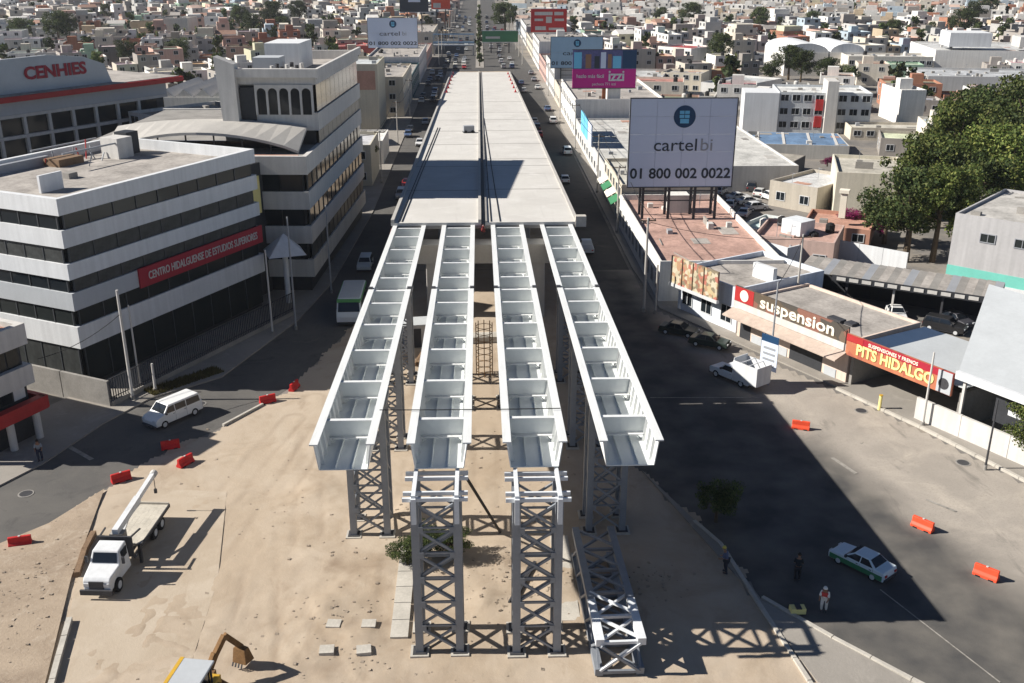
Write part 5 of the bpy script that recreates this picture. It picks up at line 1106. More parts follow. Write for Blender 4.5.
for i, (x, y) in enumerate(((-15.9,160),(-15.9,195),(-15.9,232),(18.0,190),(18.0,228),(18,268))):
    pole('concrete pole along the %s lanes, number %s from the camera side' % ('left' if x < 0 else 'right', ('one','two','three')[i%3]), x, y, 8.5, .12, 'conc', .8)
pole('rusty pole of the corner canopy column', *sn(31.2,-1.4)[:2], 6.2, .1, 'white2')
t = thing('bollard', 'yellow bollard post on the garage pavement', 'bollard', sn(27.4,-1.8)); MB().cyl((0,0,0),(0,0,1.25),.13,n=10).build('shaft', M['gold'], t); MB().cyl((0,0,1.25),(0,0,1.32),.15,n=10).build('cap', M['yellow'], t)
def wire(label, a, b, sag=.5, r=.02):
    a, b = Vector(a), Vector(b); pts = [a.lerp(b,k/10)-Vector((0,0,sag*4*(k/10)*(1-k/10))) for k in range(11)]; mb = MB()
    for p, q in zip(pts[:-1], pts[1:]): mb.bar(p, q, r*2)
    return tag(mb.build('overhead_cable', M['cable']), label, 'cable')
wire('overhead cable from the workshop sign pole to the crossarm pole', (P(768,385).x,P(768,385).y,9), (31.2,93.2,8.7), .4)
wire('overhead cable from the crossarm pole to the pale pole', (31.2,93.2,8.5), (16.6,96.6,9.5), .6)
wire('cable hanging between the two front girders', (-5.6,49.4,11.15), (4.2,49.3,11.15), .03, .02); wire('cable drooping from the college corner pole to the corner shop', (-28.8,76.1,7.5), (-33.0,69.9,6.2), .5)

def WHERE(x, y):
    px = proj((x,y,3))[0]
    for lim, nm in ((70,'behind the college name sign'),(135,'behind the annexe right end'),(200,'behind the sports hall'),(260,'behind the office fin'),(350,'behind the banded office roof'),(430,'by the left cartelbi billboard'),(478,'beside the far left lanes'),(530,'beside the far right lanes'),(585,'by the red and white billboard'),(640,'behind the magenta billboard'),(700,'above the large billboard, left half'),(745,'above the large billboard, right half'),(800,'left of the modern office'),(850,'above the modern office'),(900,'above the school block'),(950,'above the grove of trees')):
        if px < lim: return nm
    return 'in the top right corner'
# ================================================================== TREES
def leaf_mesh(name, clumps, n_per, leaf, seed, flat=.8):
    """clumps: (x,y,z,r); small folded leaf quads spread through each clump"""
    g = np.random.default_rng(seed); V = []; 
    for (x,y,z,r) in clumps:
        n = int(n_per*r*r); d = g.normal(size=(n,3)); d /= np.linalg.norm(d,axis=1)[:,None]
        rad = r*(.45+.55*g.random(n)**.5)*(1+.25*np.sin(d[:,0]*5+seed)*np.cos(d[:,1]*4))
        c = np.array([x,y,z])+d*rad[:,None]*np.array([1,1,flat])
        u = g.normal(size=(n,3)); u /= np.linalg.norm(u,axis=1)[:,None]; v = np.cross(u, d+.6*g.normal(size=(n,3))); v /= (np.linalg.norm(v,axis=1)[:,None]+1e-6)
        s = leaf*(.6+.8*g.random(n))[:,None]
        V.append(np.stack([c-u*s-v*s*.5, c+u*s*.3-v*s*.7, c+u*s+v*s*.4, c-u*s*.4+v*s*.6],1))
    V = np.concatenate(V).reshape(-1,3); nq = len(V)//4
    m = bpy.data.meshes.new(name); m.vertices.add(len(V)); m.vertices.foreach_set('co', V.ravel())
    m.loops.add(nq*4); m.loops.foreach_set('vertex_index', np.arange(nq*4)); m.polygons.add(nq)
    m.polygons.foreach_set('loop_start', np.arange(nq)*4); m.polygons.foreach_set('loop_total', np.full(nq,4)); m.update(); m.validate(); return m
def trunk_mesh(h, r, limbs, seed):
    rr = random.Random(seed); mb = MB(); p = Vector((0,0,-.1)); q = Vector((rr.uniform(-.2,.2),rr.uniform(-.2,.2),h)); mb.cyl(p,q,r,r*.6,n=9)
    for (x,y,z,cr) in limbs: mb.cyl(q*rr.uniform(.75,1),(x,y,z),r*.42,r*.12,n=6)
    return mb.mesh('trunk')
def tree_proto(seed, H, Rr, ncl, npl, leaf):
    rr = random.Random(seed); cl = []
    for i in range(ncl):
        a = rr.uniform(0,6.28); e = rr.random()**.6*Rr*.75; z = H*(.38+.50*rr.random()); k = 1-abs(z/H-.6)*.9
        cl.append((e*1.15*k*math.cos(a), e*1.15*k*math.sin(a), z, Rr*rr.choice((.13,.17,.21,.26,.34))))
    cl.append((0,0,H*.82,Rr*.42))
    return leaf_mesh('crown', cl, npl, leaf, seed), trunk_mesh(H*.5, Rr*.07+.06, cl[:7], seed)
BIG = [tree_proto(11,11.5,5.6,34,150,.16), tree_proto(12,9.5,5.0,30,150,.155), tree_proto(13,13.2,5.0,38,150,.16)]
def tree(k, loc, sc, rz, label, lm='leaf', group=None, protos=None, sz=None):
    c, tr = (protos or BIG)[k]; t = thing('tree', label, 'tree', loc, rz, group); t.scale = (sc,sc,sc*(sz or 1))
    if not c.materials: c.materials.append(M[lm])
    o = link('crown', c, None, t); o2 = link('trunk', tr, M['trunk'], t)
    if c.materials[0] != M[lm]: o.material_slots[0].link = 'OBJECT'; o.material_slots[0].material = M[lm]
    return t
spots = [(905,262,1.0,'at the front of the grove by the white garden wall'),(884,244,.75,'at the left end of the grove, small and dense'),(932,262,.95,'in the grove directly behind the shed'),(915,228,1.15,'in the middle of the grove behind the front trees'),(962,238,1.2,'in the grove left of the grey hall'),(950,205,1.25,'in the grove, behind its middle'),(1000,222,1.2,'in the grove behind the grey hall'),(985,190,1.42,'at the back of the grove'),(1025,200,1.4,'at the right edge behind the grey hall'),(1015,178,1.5,'at the back right of the grove'),(940,180,1.1,'at the back left of the grove'),(1050,185,1.5,'at the far right edge of the grove'),(968,172,1.3,'tallest, at the rear of the grove')]
for i, (x, y, s, lab) in enumerate(spots):
    p = P(x,y); tree(i%3, (p.x,p.y,0), s, i*1.3, 'broad green tree '+lab, 'leaf' if i%4 else 'leaf_d', 'trees of the grove on the right')
occupy([(44,100),(112,172)])
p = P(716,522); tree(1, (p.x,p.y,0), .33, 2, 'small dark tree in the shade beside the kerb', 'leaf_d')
p = P(1030,462); tree(0, (p.x,p.y,0), .42, 1, 'small green street tree cut by the right edge', 'leaf')
tree(2, (-19.8,166,0), .62, 1, 'dense dark round tree behind the banded office', 'leaf_d', sz=.8)
p = P(850,232); tree(1, (p.x,p.y,1), .42, 1, 'magenta bougainvillea over the patio house', 'leaf_m', sz=.55)
p = P(880,240); tree(0, (p.x,p.y,.5), .42, 3, 'dark magenta bougainvillea beside the garden wall', 'leaf_m', sz=.5)
p = P(825,185); tree(1, (p.x,p.y,3), .3, 3, 'small magenta bougainvillea on the tilted roof', 'leaf_m', sz=.5)
# shrubs among the front towers
for i, (x, y, s) in enumerate(((-4.6,51.2,.24),(-3.4,52.6,.34),(-2.0,52.0,.26))): tree(i%3, (x,y,0), s, i, ('left','middle','right')[i]+' one of three scrubby bushes behind the front left tower', 'leaf_d', 'bushes behind the front left tower', sz=.6)
for i, (a, b, s) in enumerate(((788,74,.9),(770,78,.7),(800,80,.8),(826,82,.75),(845,84,.7),(720,62,.9),(690,24,1.2),(662,22,1.1),(758,28,1.),(812,26,.9),(970,22,1.4),(985,18,1.3),(960,34,1.2),(930,36,.9),(890,42,.9),(505,28,1.3),(545,46,.7),(300,22,1.1),(272,26,1.3),(255,30,1.1),(240,26,1.0),(286,30,.8),(178,62,1.0),(60,44,1.2),(20,40,1.0),(130,60,.9),(70,36,1.),(366,98,.7))):
    p = P(a,b+6); tree(i%3, (p.x,p.y,0), s, i, 'dark tree among the rooftops '+WHERE(p.x,p.y), 'leaf_d', 'dark trees among the rooftops '+WHERE(p.x,p.y))
    OCC.append((p.x-3,p.y-3,p.x+3,p.y+3))
# grass strip by the pavement
g = np.random.default_rng(5); mb = MB()
for i in range(2600):
    u, v = g.random(2); b = Vector((-27.2,76.6,.13)).lerp(Vector((-22.6,81.6,.13)), u) + Vector((-.75,.65,0))*v*1.6; h = .12+.25*g.random(); a = g.random()*6.28
    mb.add([(b.x-.05*math.cos(a),b.y-.05*math.sin(a),.13),(b.x+.05*math.cos(a),b.y+.05*math.sin(a),.13),(b.x+.1*math.sin(a),b.y+.1*math.cos(a),.13+h)], [(0,1,2)])
stuff(mb.build('grass_strip', M['leaf_o']), 'dry grass strip on the pavement corner behind the van', 'grass')

# ================================================================== FAR CITY
PAL = [((.70,.68,.64),'white',26),((.58,.53,.45),'cream',14),((.46,.45,.43),'grey',16),((.50,.40,.28),'ochre',5),((.50,.33,.27),'salmon',7),((.36,.17,.11),'brick red',7),((.40,.47,.52),'pale blue',4),((.34,.31,.28),'brown grey',14),((.52,.50,.36),'pale yellow',3),((.30,.42,.32),'green',2)]
PW = np.array([p[2] for p in PAL], float); PW /= PW.sum()
ROOFS = [(.36,.33,.30),(.46,.43,.39),(.27,.25,.23),(.40,.24,.18),(.52,.50,.47),(.33,.20,.15),(.45,.33,.27)]
occ = np.array(OCC)
def free(x, y, m):
    e = 0 if y < 440 else 5.5
    if -18.5-m+e < x < 20.5+m-e and y < 1400: return False
    return not np.any((occ[:,0]-m < x) & (x < occ[:,2]+m) & (occ[:,1]-m < y) & (y < occ[:,3]+m))
cand = []; rg = np.random.default_rng(21)
def district(x0, x1, y0, y1, ang):
    ca, sa = math.cos(ang), math.sin(ang); cx, cy = (x0+x1)/2, (y0+y1)/2; Rm = math.hypot(x1-x0, y1-y0)/2
    v = -Rm; row = 0
    while v < Rm:
        u = -Rm+rg.uniform(0,6); k = 0
        while u < Rm:
            wd = rg.uniform(5.2,9.5)*(1.7 if rg.random() < .08 else 1); dp = rg.uniform(7.5,10.8); k += 1
            X = cx+ca*(u+wd/2)-sa*(v+dp/2); Y = cy+sa*(u+wd/2)+ca*(v+dp/2)
            if x0 <= X < x1 and y0 <= Y < y1 and rg.random() < .93 and free(X, Y, 5.5):
                px, py, z = proj((X,Y,3))
                if -30 < px < 1054 and -14 < py < 400: cand.append((z, X, Y, wd-.3, dp, ang+rg.normal()*.05))
            u += wd + (6 if k % 11 == 0 else 0)
        v += 11.0 + (6.0 if row % 2 else .3); row += 1
for (x0,x1,y0,y1,an) in ((-600,-18,100,330,26),(-600,-18,330,560,14),(-800,-18,560,1050,30),(20,330,100,300,-14),(20,600,300,520,9),(20,800,520,1050,-20)):
    district(x0,x1,y0,y1,R(an))
cand.sort(key=lambda c: c[0])
def AREA(x, y):
    return WHERE(x, y)+(', near row' if y < 260 else ', middle row' if y < 420 else ', far row')
hs = [2.9,3.1,3.3,5.4,5.8,6.0,8.2]
mbv, mbf, mbc = [], [], []
def far_add(v, f, c):
    n = len(mbv); mbv.extend(v); mbf.extend([tuple(i+n for i in q) for q in f]); mbc.extend([c]*len(f))
Q = [(0,1,5,4),(1,2,6,5),(2,3,7,6),(3,0,4,7)]
for i, (z, X, Y, wd, dp, an) in enumerate(cand):
    ci = rg.choice(len(PAL), p=PW); col = np.clip(np.array(PAL[ci][0])*rg.uniform(.8,1.12), 0, .8); h = float(rg.choice(hs)); roof = ROOFS[rg.integers(len(ROOFS))]
    if X > 20 and Y < 300: h = min(h, 6.0)
    ca, sa = math.cos(an), math.sin(an); fl = 1 if h < 4 else 2 if h < 7 else 3
    if i < 290:
        A = (X-ca*wd/2+sa*dp/2, Y-sa*wd/2-ca*dp/2); B = (A[0]+ca*wd, A[1]+sa*wd)
        lb = '%s %s-storey house %s%s' % (PAL[ci][1], ('one','two','three')[fl-1], ('with hut ' if i%3 == 0 else ''), AREA(X,Y))
        block(lb, A, B, dp, h, tuple(float(c) for c in col), fl, 2 if wd < 9 else 3, tuple(r*float(rg.uniform(.8,1.2)) for r in roof), name='house', cat='house', group=lb, tanks=int(rg.random()<.7)+int(rg.random()<.2), hut=(i%3 == 0), sides='f' if i%2 else 'fl', ww=1.4, wh=1.2)
        continue
    def T(x, y, zz): return (X+ca*x-sa*y, Y+sa*x+ca*y, zz)
    w2, d2 = wd/2, dp/2; ring = [(-w2,-d2),(w2,-d2),(w2,d2),(-w2,d2)]; rin = [(-w2+.2,-d2+.2),(w2-.2,-d2+.2),(w2-.2,d2-.2),(-w2+.2,d2-.2)]
    c = tuple(float(q) for q in col); rf = tuple(float(q) for q in np.array(roof)*rg.uniform(.75,1.2))
    if rg.random() < .08:      # gabled sheet roof
        far_add([T(*p,-.1) for p in ring]+[T(*p,h) for p in ring], Q, c)
        far_add([T(*p,h+.01) for p in ring]+[T(-w2,0,h+1.4),T(w2,0,h+1.4)], [(0,1,5,4),(2,3,4,5),(0,4,3),(1,2,5)], rf)
    else:
        far_add([T(*p,-.1) for p in ring]+[T(*p,h) for p in ring], Q, c)
        far_add([T(*p,h) for p in ring]+[T(*p,h) for p in rin], Q, c); far_add([T(*p,h) for p in rin]+[T(*p,h-.5) for p in rin], [q[::-1] for q in Q][:0]+Q, c)
        far_add([T(*p,h-.5) for p in rin], [(0,1,2,3)], rf)
        if rg.random() < .6:   # stair hut / second volume
            hw_, hd_ = rg.uniform(1.4,wd*.45), rg.uniform(1.4,dp*.45); ox, oy = rg.uniform(-w2+hw_,w2-hw_) , rg.uniform(-d2+hd_,d2-hd_); hh = rg.choice((1.9,2.4,2.6))
            r2 = [(ox-hw_,oy-hd_),(ox+hw_,oy-hd_),(ox+hw_,oy+hd_),(ox-hw_,oy+hd_)]; c2 = tuple(float(q) for q in np.array(PAL[rg.choice(len(PAL), p=PW)][0])*rg.uniform(.8,1.1)) if rg.random() < .4 else c
            far_add([T(*p,h-.49) for p in r2]+[T(*p,h-.5+hh) for p in r2], Q+[(4,5,6,7)], c2)
    for k in range(rg.integers(0,3)):   # water tank
        ox, oy = rg.uniform(-w2+1,w2-1), rg.uniform(-d2+1,d2-1); rr_ = .55; tk = (.02,.02,.02) if rg.random() < .6 else (.6,.6,.6)
        oct_ = [(ox+rr_*math.cos(t*math.pi/3),oy+rr_*math.sin(t*math.pi/3)) for t in range(6)]
        far_add([T(*p,h-.4) for p in oct_]+[T(*p,h+.9) for p in oct_], [(j,(j+1)%6,6+(j+1)%6,6+j) for j in range(6)]+[(6,7,8,9,10,11)], tk)
    for fl_ in range(fl):               # openings: shallow dark boxes in the two walls in view
        zb = fl_*2.75+.95
        for side in (0,1):
            L = wd if side == 0 else dp; nw = max(1,int(L/3.4))
            for j in range(nw):
                if rg.random() < .2: continue
                a = -L/2+L*(j+.5)/nw; hwid = rg.uniform(.45,.8); dk = (.03,.032,.035)
                door = fl_ == 0 and rg.random() < .25; z0_, z1_ = (0.0 if door else zb), zb+1.15
                e = .03
                p = [(a-hwid,-d2-e),(a+hwid,-d2-e)] if side == 0 else [(-w2-e,a+hwid),(-w2-e,a-hwid)]
                far_add([T(*p[0],z0_),T(*p[1],z0_),T(*p[1],z1_),T(*p[0],z1_)], [(0,1,2,3)], dk)
me = bpy.data.meshes.new('far_houses'); me.from_pydata(mbv, [], mbf); at_ = me.color_attributes.new('col', 'FLOAT_COLOR', 'CORNER')
lc = np.repeat(np.array([(*c,1.0) for c in mbc]), [len(f) for f in mbf], axis=0); at_.data.foreach_set('color', lc.ravel()); me.update()
stuff(link('far_houses', me, M['city']), 'dense far mass of small flat-roofed houses to the horizon', 'houses')
print('houses', len(cand), 'faces', len(mbf))
# small far trees as things
SM = [tree_proto(31,6,2.6,9,26,.5), tree_proto(32,7.5,2.4,9,26,.5)]
tn = 0; tries = 0
while tn < 280 and tries < 6000:
    tries += 1; px = rg.uniform(0,1024); py = rg.uniform(-6,110)*(1 if rg.random() < .6 else .5); p = P(px,py)
    if not free(p.x,p.y,1.5): continue
    k = AREA(p.x,p.y); lb = 'small dark tree between houses '+k
    tree(tn%2, (p.x,p.y,0), rg.uniform(.7,1.5), rg.uniform(0,6), lb, 'leaf_d', 'small trees between houses '+k, SM); tn += 1

# ================================================================== SITE CLUTTER AND PEOPLE
for i, (px, py) in enumerate(((334,627),(369,627),(327,653),(364,653))):
    p = P(px,py); o = MB().box(-.38,-.34,0,.38,.34,.22).build('concrete_pad', M['kerb'], None, (p.x,p.y,.05), R(4*i-5)); tag(o, ('back left','back right','front left','front right')[i]+' square concrete pad on the dirt left of the front tower', 'concrete pad', 'square concrete pads on the dirt')
t = thing('concrete_strip', 'pale concrete strip running along the left of the front tower', 'concrete strip', (0,0,0))
a, b = P(409,545), P(399,640)
for k in range(6):
    p, q = a.lerp(b,k/6), a.lerp(b,(k+.97)/6); MB().bar((p.x,p.y,.09),(q.x,q.y,.09),.95,.14).build('slab', M['kerb'], t)
t = thing('concrete_strip', 'pale concrete slab between the front right tower and the lying truss', 'concrete strip', (0,0,0))
for k in range(3): MB().box(4.1,45.5+k*2.9,.0,5.2,48.3+k*2.9,.14).build('slab', M['kerb'], t)
# rubble
rs = random.Random(9); mb = MB()
def stone(mb, x, y, z, r):
    pts = [(x+r*rs.uniform(.6,1.2)*sx, y+r*rs.uniform(.6,1.2)*sy, z+r*rs.uniform(.1,.9)*(1 if sz > 0 else -.4)) for sz in (-1,1) for sx, sy in ((-1,-1),(1,-1),(1,1),(-1,1))]
    mb.hull(pts[:4], pts[4:])
XY = []
for (cx,cy,sd,n) in ((-8.6,46.6,1.8,40),(-6.6,43.6,1.6,40),(4.4,49,1.4,70),(1.2,51,1.3,60),(-.3,47.4,1.5,40),(-26.5,50,2.6,120),(-24.5,45,2,50),(9.6,49.5,1.4,50),(-4.6,57,1.6,50),(-12,58,5,60),(-5,40,6,70),(-9,70,1.6,60),(2,64,3,50)):
    XY += [(rs.gauss(cx,sd), max(31,rs.gauss(cy,sd))) for _ in range(n)]
XY = np.array(XY); ZZ = dirt_field(XY[:,0], XY[:,1])[0]
for (x, y), z_ in zip(XY, ZZ): stone(mb, x, y, z_ if x > -24 else .17, rs.choice((.03,.04,.05,.06,.09)))
M['stone'] = mat('dusty_stone', (.33,.27,.21), .95, .35, 1.5)
stuff(mb.build('rubble', M['stone']), 'loose stones and rubble scattered over the dirt site', 'rubble')
# timber and pipes beside the pier, between the girders
def stack(label, x, y, n, L, m, rz, w=.2, nm='timber_stack', cat='timber'):
    t = thing(nm, label, cat, (x,y,.08), rz)
    for i in range(n): MB().box(-L/2+rs.uniform(-.2,.2),(i%4)*w*1.15,(i//4)*w*1.02,L/2+rs.uniform(-.2,.2),(i%4)*w*1.15+w,(i//4)*w*1.02+w*.96).build('plank', M[m], t)
stack('stack of planks under the gap between the two left girders', -4.9, 84, 8, 3.5, 'wood', R(80)); stack('pale formwork boards under the middle gap', .1, 88, 8, 3, 'kerb', R(5), .3); stack('timber pile near the pier foot', -5.0, 91, 12, 3, 'bed', R(20), .25); stack('steel bars lying behind the front right tower', 2.4, 49.2, 6, 4, 'dark', R(70), .09, 'bar_stack', 'steel bars')
t = thing('rebar_cage', 'upright reinforcement cage between the two middle girders', 'rebar cage', (.15,80.5,.05))
for i in range(8): MB().cyl((.7*math.cos(i*.785),.7*math.sin(i*.785),0),(.7*math.cos(i*.785),.7*math.sin(i*.785),4.8),.045,n=6).build('bar', M['brown'], t)
for k in range(8):
    for i in range(8): MB().bar((.72*math.cos(i*.785),.72*math.sin(i*.785),.4+k*.58),(.72*math.cos((i+1)*.785),.72*math.sin((i+1)*.785),.4+k*.58),.04).build('hoop', M['brown'], t)
t = thing('site_hut', 'small pale site hut under the flyover by the pier', 'hut', (-6.2,88,.05), R(8)); MB().box(-1.2,-1,0,1.2,1,2.2).build('wall', M['white2'], t); MB().box(-1.35,-1.15,2.2,1.35,1.15,2.32).build('roof', M['metalroof'], t); MB().box(-.4,-1.04,.05,.4,-1.003,1.9).build('door', M['dark'], t)
wire('prop leaning from the head of the front left tower to the ground', (-1.0,45.6,9.2), (1.0,54.5,.2), .0, .06)
# manholes
for (px, py, lab) in ((861,411,'dark manhole on the dusty road by the garage'),(963,463,'dark manhole at the right-hand pavement kerb'),(26,494,'dark manhole on the lit left street'),(200,404,'manhole on the lit patch behind the van')):
    p = P(px,py); t = thing('manhole_cover', lab, 'manhole cover', (p.x,p.y,.02), R(30)); MB().cyl((0,0,0),(0,0,.03),.42,n=18).build('lid', M['dark'], t); MB().cyl((0,0,-.005),(0,0,.02),.52,n=18).build('rim', M['conc_d'], t)
# yellow crate
p = P(797,614); t = thing('equipment_case', 'yellow equipment case on the ground near the standing worker', 'case', (p.x,p.y,.13)); MB().box(-.42,-.25,0,.42,.25,.35).build('box', M['gold'], t, bevel=.03); MB().box(-.15,-.28,.36,.15,.28,.42).build('handle', M['dark'], t)

def person(label, loc, rz, shirt, trousers, pose=0, vest=None, hair=(.02,.015,.012), hat=None, h=1.70):
    """one continuous skinned figure; clothing and hair are children that follow it"""
    k = h/1.75; b = .10+.14*pose
    V = {'pelvis':(0,0,.95),'waist':(0,b*.35,1.08),'chest':(0,b*.9,1.30),'neck':(0,b*1.3,1.47),'head0':(0,b*1.45+.01,1.56),'head':(0,b*1.5+.03,1.68),'top':(0,b*1.5+.02,1.74)}
    for s, n in ((-1,'l'),(1,'r')):
        st = .10 if s > 0 else -.05
        V.update({n+'hip':(s*.10,0,.90),n+'knee':(s*.12,st+.03,.49),n+'ank':(s*.12,st*.6-.04,.08),n+'toe':(s*.14,st*.6+.16,.035),n+'sh':(s*.19,b*.95,1.40),n+'elb':(s*.25,b*.9+.05+.12*pose,1.12),n+'wri':(s*.22,b+.22+.12*pose,.98+.08*pose),n+'palm':(s*.21,b+.29+.12*pose,.97+.08*pose)})
        for f in range(4): V[n+'f%d' % f] = (s*(.185+.018*f),b+.36+.12*pose,.955+.08*pose)
        V[n+'th'] = (s*.17,b+.31+.12*pose,1.0+.08*pose)
    E_ = [('pelvis','waist'),('waist','chest'),('chest','neck'),('neck','head0'),('head0','head'),('head','top')]
    for n in 'lr':
        E_ += [('pelvis',n+'hip'),(n+'hip',n+'knee'),(n+'knee',n+'ank'),(n+'ank',n+'toe'),('chest',n+'sh'),(n+'sh',n+'elb'),(n+'elb',n+'wri'),(n+'wri',n+'palm'),(n+'palm',n+'th')]+[(n+'palm',n+'f%d' % f) for f in range(4)]
    RAD = {'pelvis':.15,'waist':.135,'chest':.165,'neck':.06,'head0':.075,'head':.10,'top':.07}
    rad = lambda q: RAD.get(q) or {'hip':.105,'knee':.07,'ank':.05,'toe':.04,'sh':.075,'elb':.05,'wri':.036,'palm':.038}.get(q[1:], .012)
    names = list(V); me = bpy.data.meshes.new('person'); me.from_pydata([tuple(c*k for c in V[q]) for q in names], [(names.index(a),names.index(b_)) for a,b_ in E_], [])
    t = thing('person', label, 'person', loc, rz)
    o = link('body', me, M['skin'], t); sk = o.modifiers.new('skin','SKIN'); 
    for i, q in enumerate(names):
        r = rad(q)*k; me.skin_vertices[0].data[i].radius = (r,r*(.8 if q in ('chest','pelvis','waist') else 1)); me.skin_vertices[0].data[i].use_root = (q == 'pelvis')
    o.modifiers.new('sub','SUBSURF').levels = 1; o.modifiers['sub'].render_levels = 2
    def cloth(nm, keys, edges, grow, m):
        ms = bpy.data.meshes.new(nm); ms.from_pydata([tuple(c*k for c in V[q]) for q in keys], [(keys.index(a),keys.index(b_)) for a,b_ in edges], [])
        c = link(nm, ms, m, t); c.modifiers.new('skin','SKIN')
        for i, q in enumerate(keys):
            r = (rad(q)*grow+.012)*k; ms.skin_vertices[0].data[i].radius = (r,r*(.85 if q in ('chest','pelvis','waist') else 1)); ms.skin_vertices[0].data[i].use_root = (i == 0)
        c.modifiers.new('sub','SUBSURF').render_levels = 2
    sm = mat('shirt_cloth', shirt, .9, .2, 6); tm = mat('trouser_cloth', trousers, .9, .2, 6)
    cloth('shirt', ['chest','waist','pelvis','lsh','rsh','lelb','relb'], [('chest','waist'),('waist','pelvis'),('chest','lsh'),('chest','rsh'),('lsh','lelb'),('rsh','relb')], 1.1, sm)
    cloth('trousers', ['pelvis','lhip','rhip','lknee','rknee','lank','rank'], [('pelvis','lhip'),('pelvis','rhip'),('lhip','lknee'),('rhip','rknee'),('lknee','lank'),('rknee','rank')], 1.12, tm)
    hd = V['head']; hm = mat('hair', hair, .8, .2, 9)
    MB().cyl((0,hd[1]*k-.01,(hd[2]+.0)*k),(0,hd[1]*k-.015,(hd[2]+.12)*k),.115*k,.07*k,n=12).build('hair', hm, t, smooth=True)
    for s in (-1,1):
        MB().cyl((s*.04,hd[1]*k+.092,(hd[2]-.02)*k),(s*.04,hd[1]*k+.105,(hd[2]-.02)*k),.014,n=8).build('eye', M['dark'], t); MB().box(s*.10-.012,hd[1]*k-.02,(hd[2]-.06)*k,s*.10+.012,hd[1]*k+.02,(hd[2])*k).build('ear', M['skin'], t)
        a = V[('l' if s < 0 else 'r')+'ank']; MB().box(a[0]*k-.05,a[1]*k-.08,0,a[0]*k+.05,a[1]*k+.2,.09).build('shoe', M['dark'], t, bevel=.02)
    MB().hull([(-.014,hd[1]*k+.09,(hd[2]-.06)*k),(.014,hd[1]*k+.09,(hd[2]-.06)*k),(.006,hd[1]*k+.09,(hd[2]-.01)*k),(-.006,hd[1]*k+.09,(hd[2]-.01)*k)], [(-.012,hd[1]*k+.125,(hd[2]-.055)*k),(.012,hd[1]*k+.125,(hd[2]-.055)*k),(.004,hd[1]*k+.10,(hd[2]-.01)*k),(-.004,hd[1]*k+.10,(hd[2]-.01)*k)]).build('nose', M['skin'], t); MB().box(-.025,hd[1]*k+.08,(hd[2]-.085)*k,.025,hd[1]*k+.098,(hd[2]-.075)*k).build('mouth', M['darkred'], t)
    if vest:
        vm = mat('work_vest', vest, .7, .1, 6); c = V['chest']; w0 = V['waist']
        MB().hull([(-.19*k,w0[1]*k-.15,w0[2]*k),(.19*k,w0[1]*k-.15,w0[2]*k),(.19*k,w0[1]*k+.15,w0[2]*k),(-.19*k,w0[1]*k+.15,w0[2]*k)], [(-.2*k,c[1]*k-.15,c[2]*k+.12),(.2*k,c[1]*k-.15,c[2]*k+.12),(.2*k,c[1]*k+.15,c[2]*k+.12),(-.2*k,c[1]*k+.15,c[2]*k+.12)]).build('vest', vm, t, bevel=.04)
    if hat: MB().cyl((0,hd[1]*k,(hd[2]+.03)*k),(0,hd[1]*k,(hd[2]+.15)*k),.135*k,.08*k,n=14).build('hard_hat', mat('hard_hat_plastic', hat, .4, .1), t, smooth=True)
    return t
person('worker in white top and red vest standing at the edge of the shade', (18.75,45.9,.13), R(150), (.7,.68,.66), (.6,.58,.55), .6, vest=(.42,.05,.05), hat=(.7,.7,.68))
person('person in dark clothes standing in the shade near the taxi', (18.2,49.0,.02), R(-20), (.02,.025,.03), (.02,.02,.025), .2)
p = P(41,462); person('person in dark trousers walking past the red-fronted corner shop', (p.x,p.y,.13), R(200), (.25,.27,.3), (.03,.035,.06), .1)
person('worker with white helmet beneath the leftmost girder', (-4.9,80.5,.1), R(30), (.5,.25,.08), (.05,.06,.1), .3, vest=(.6,.25,.05), hat=(.7,.7,.7))
p = P(690,575); person('worker in the shade right of the lying truss', (14.2,49.8,.1), R(60), (.1,.12,.2), (.04,.04,.05), .1, hat=(.6,.5,.1))

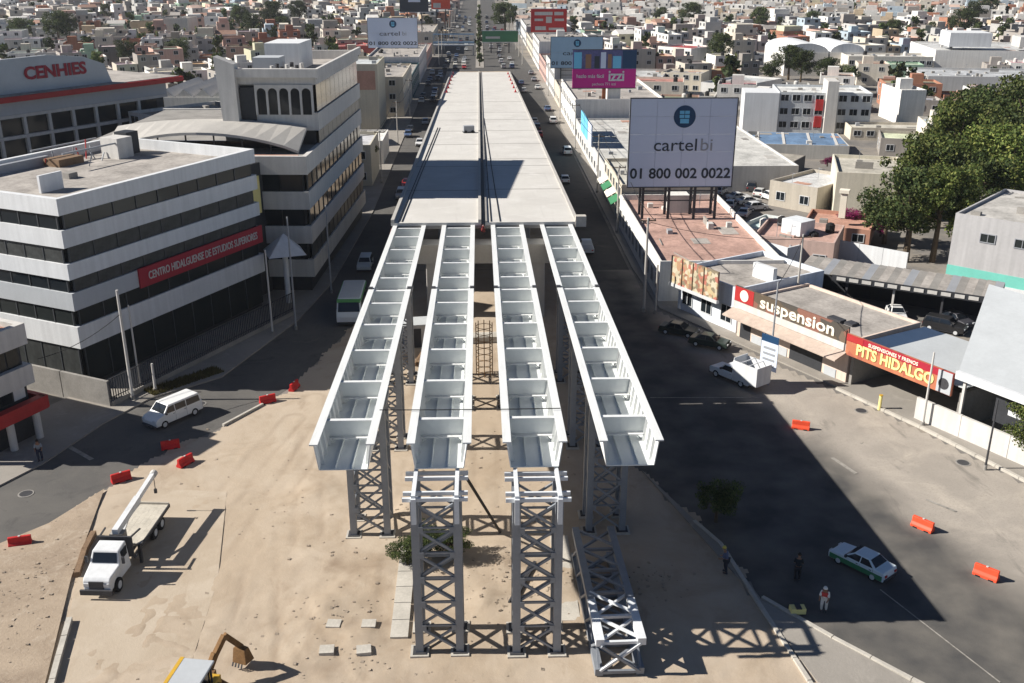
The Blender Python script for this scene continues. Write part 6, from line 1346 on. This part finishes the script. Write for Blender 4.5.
for i, (a, b) in enumerate((((16.6,96.6,9.6),(17.9,128,8.8)),((17.9,128,8.7),(18,152,8.7)),((18,152,8.7),(18,190,8.2)),((18,190,8.2),(18,228,8.2)),((-15.9,160,8.2),(-15.9,195,8.2)),((-15.9,195,8.2),(-15.9,232,8.2)))):
    for dx in (-.7,.7): wire('overhead cable strung along the %s pavement, span %s, %s strand' % ('right' if a[0] > 0 else 'left', ('one','two','three','four','one','two')[i], 'road side' if (dx < 0) == (a[0] > 0) else 'house side'), (a[0]+dx,a[1],a[2]), (b[0]+dx,b[1],b[2]), .7, .025)

sheet('median_strip', [(-1.2,340),(1.6,340),(1.4,900),(-1.0,900)], .14, G_pave, .13)
for i in range(12):
    Y = 345+i*28; tree(i%2, (.2,Y,0), .8+.1*(i%3), i, 'tree on the median of the far avenue, %s' % ('near stretch' if i < 4 else 'middle stretch' if i < 8 else 'far stretch'), 'leaf_d', 'trees on the median of the far avenue, %s' % ('near stretch' if i < 4 else 'middle stretch' if i < 8 else 'far stretch'), SM)
for i in range(10):
    for sx in (-13.6,14.6):
        pole('street pole along the far avenue, %s side' % ('left' if sx < 0 else 'right'), sx, 350+i*30, 9, .16, 'conc', .9)['group'] = 'street poles along the far avenue, %s side' % ('left' if sx < 0 else 'right')
# light haze of the far city
hz = MB().box(-1200,-30,-2,1200,1500,36).build('haze', None); hz['kind'] = 'stuff'
hm = bpy.data.materials.new('haze_air'); hm.use_nodes = True; hn = hm.node_tree.nodes; hn.clear()
ho = hn.new('ShaderNodeOutputMaterial'); pv = hn.new('ShaderNodeVolumePrincipled'); pv.inputs['Density'].default_value = .00009; pv.inputs['Color'].default_value = (.93,.95,1,1); pv.inputs['Anisotropy'].default_value = .2
hm.node_tree.links.new(pv.outputs[0], ho.inputs['Volume']); hz.data.materials.append(hm)

t = thing('deck_generator', 'small machine standing at the middle of the deck beyond the shade', 'generator', (-1.9,170,zdeck(170)), R(10)); MB().box(-.9,-.5,.25,.9,.5,1.2).build('housing', M['grey'], t, bevel=.05); MB().box(-1.0,-.55,.12,1.0,.55,.25).build('skid', M['dark'], t); [MB().cyl((x,-.6,.25),(x,.6,.25),.25,n=12).build('wheel', M['black'], t) for x in (-.6,.6)]
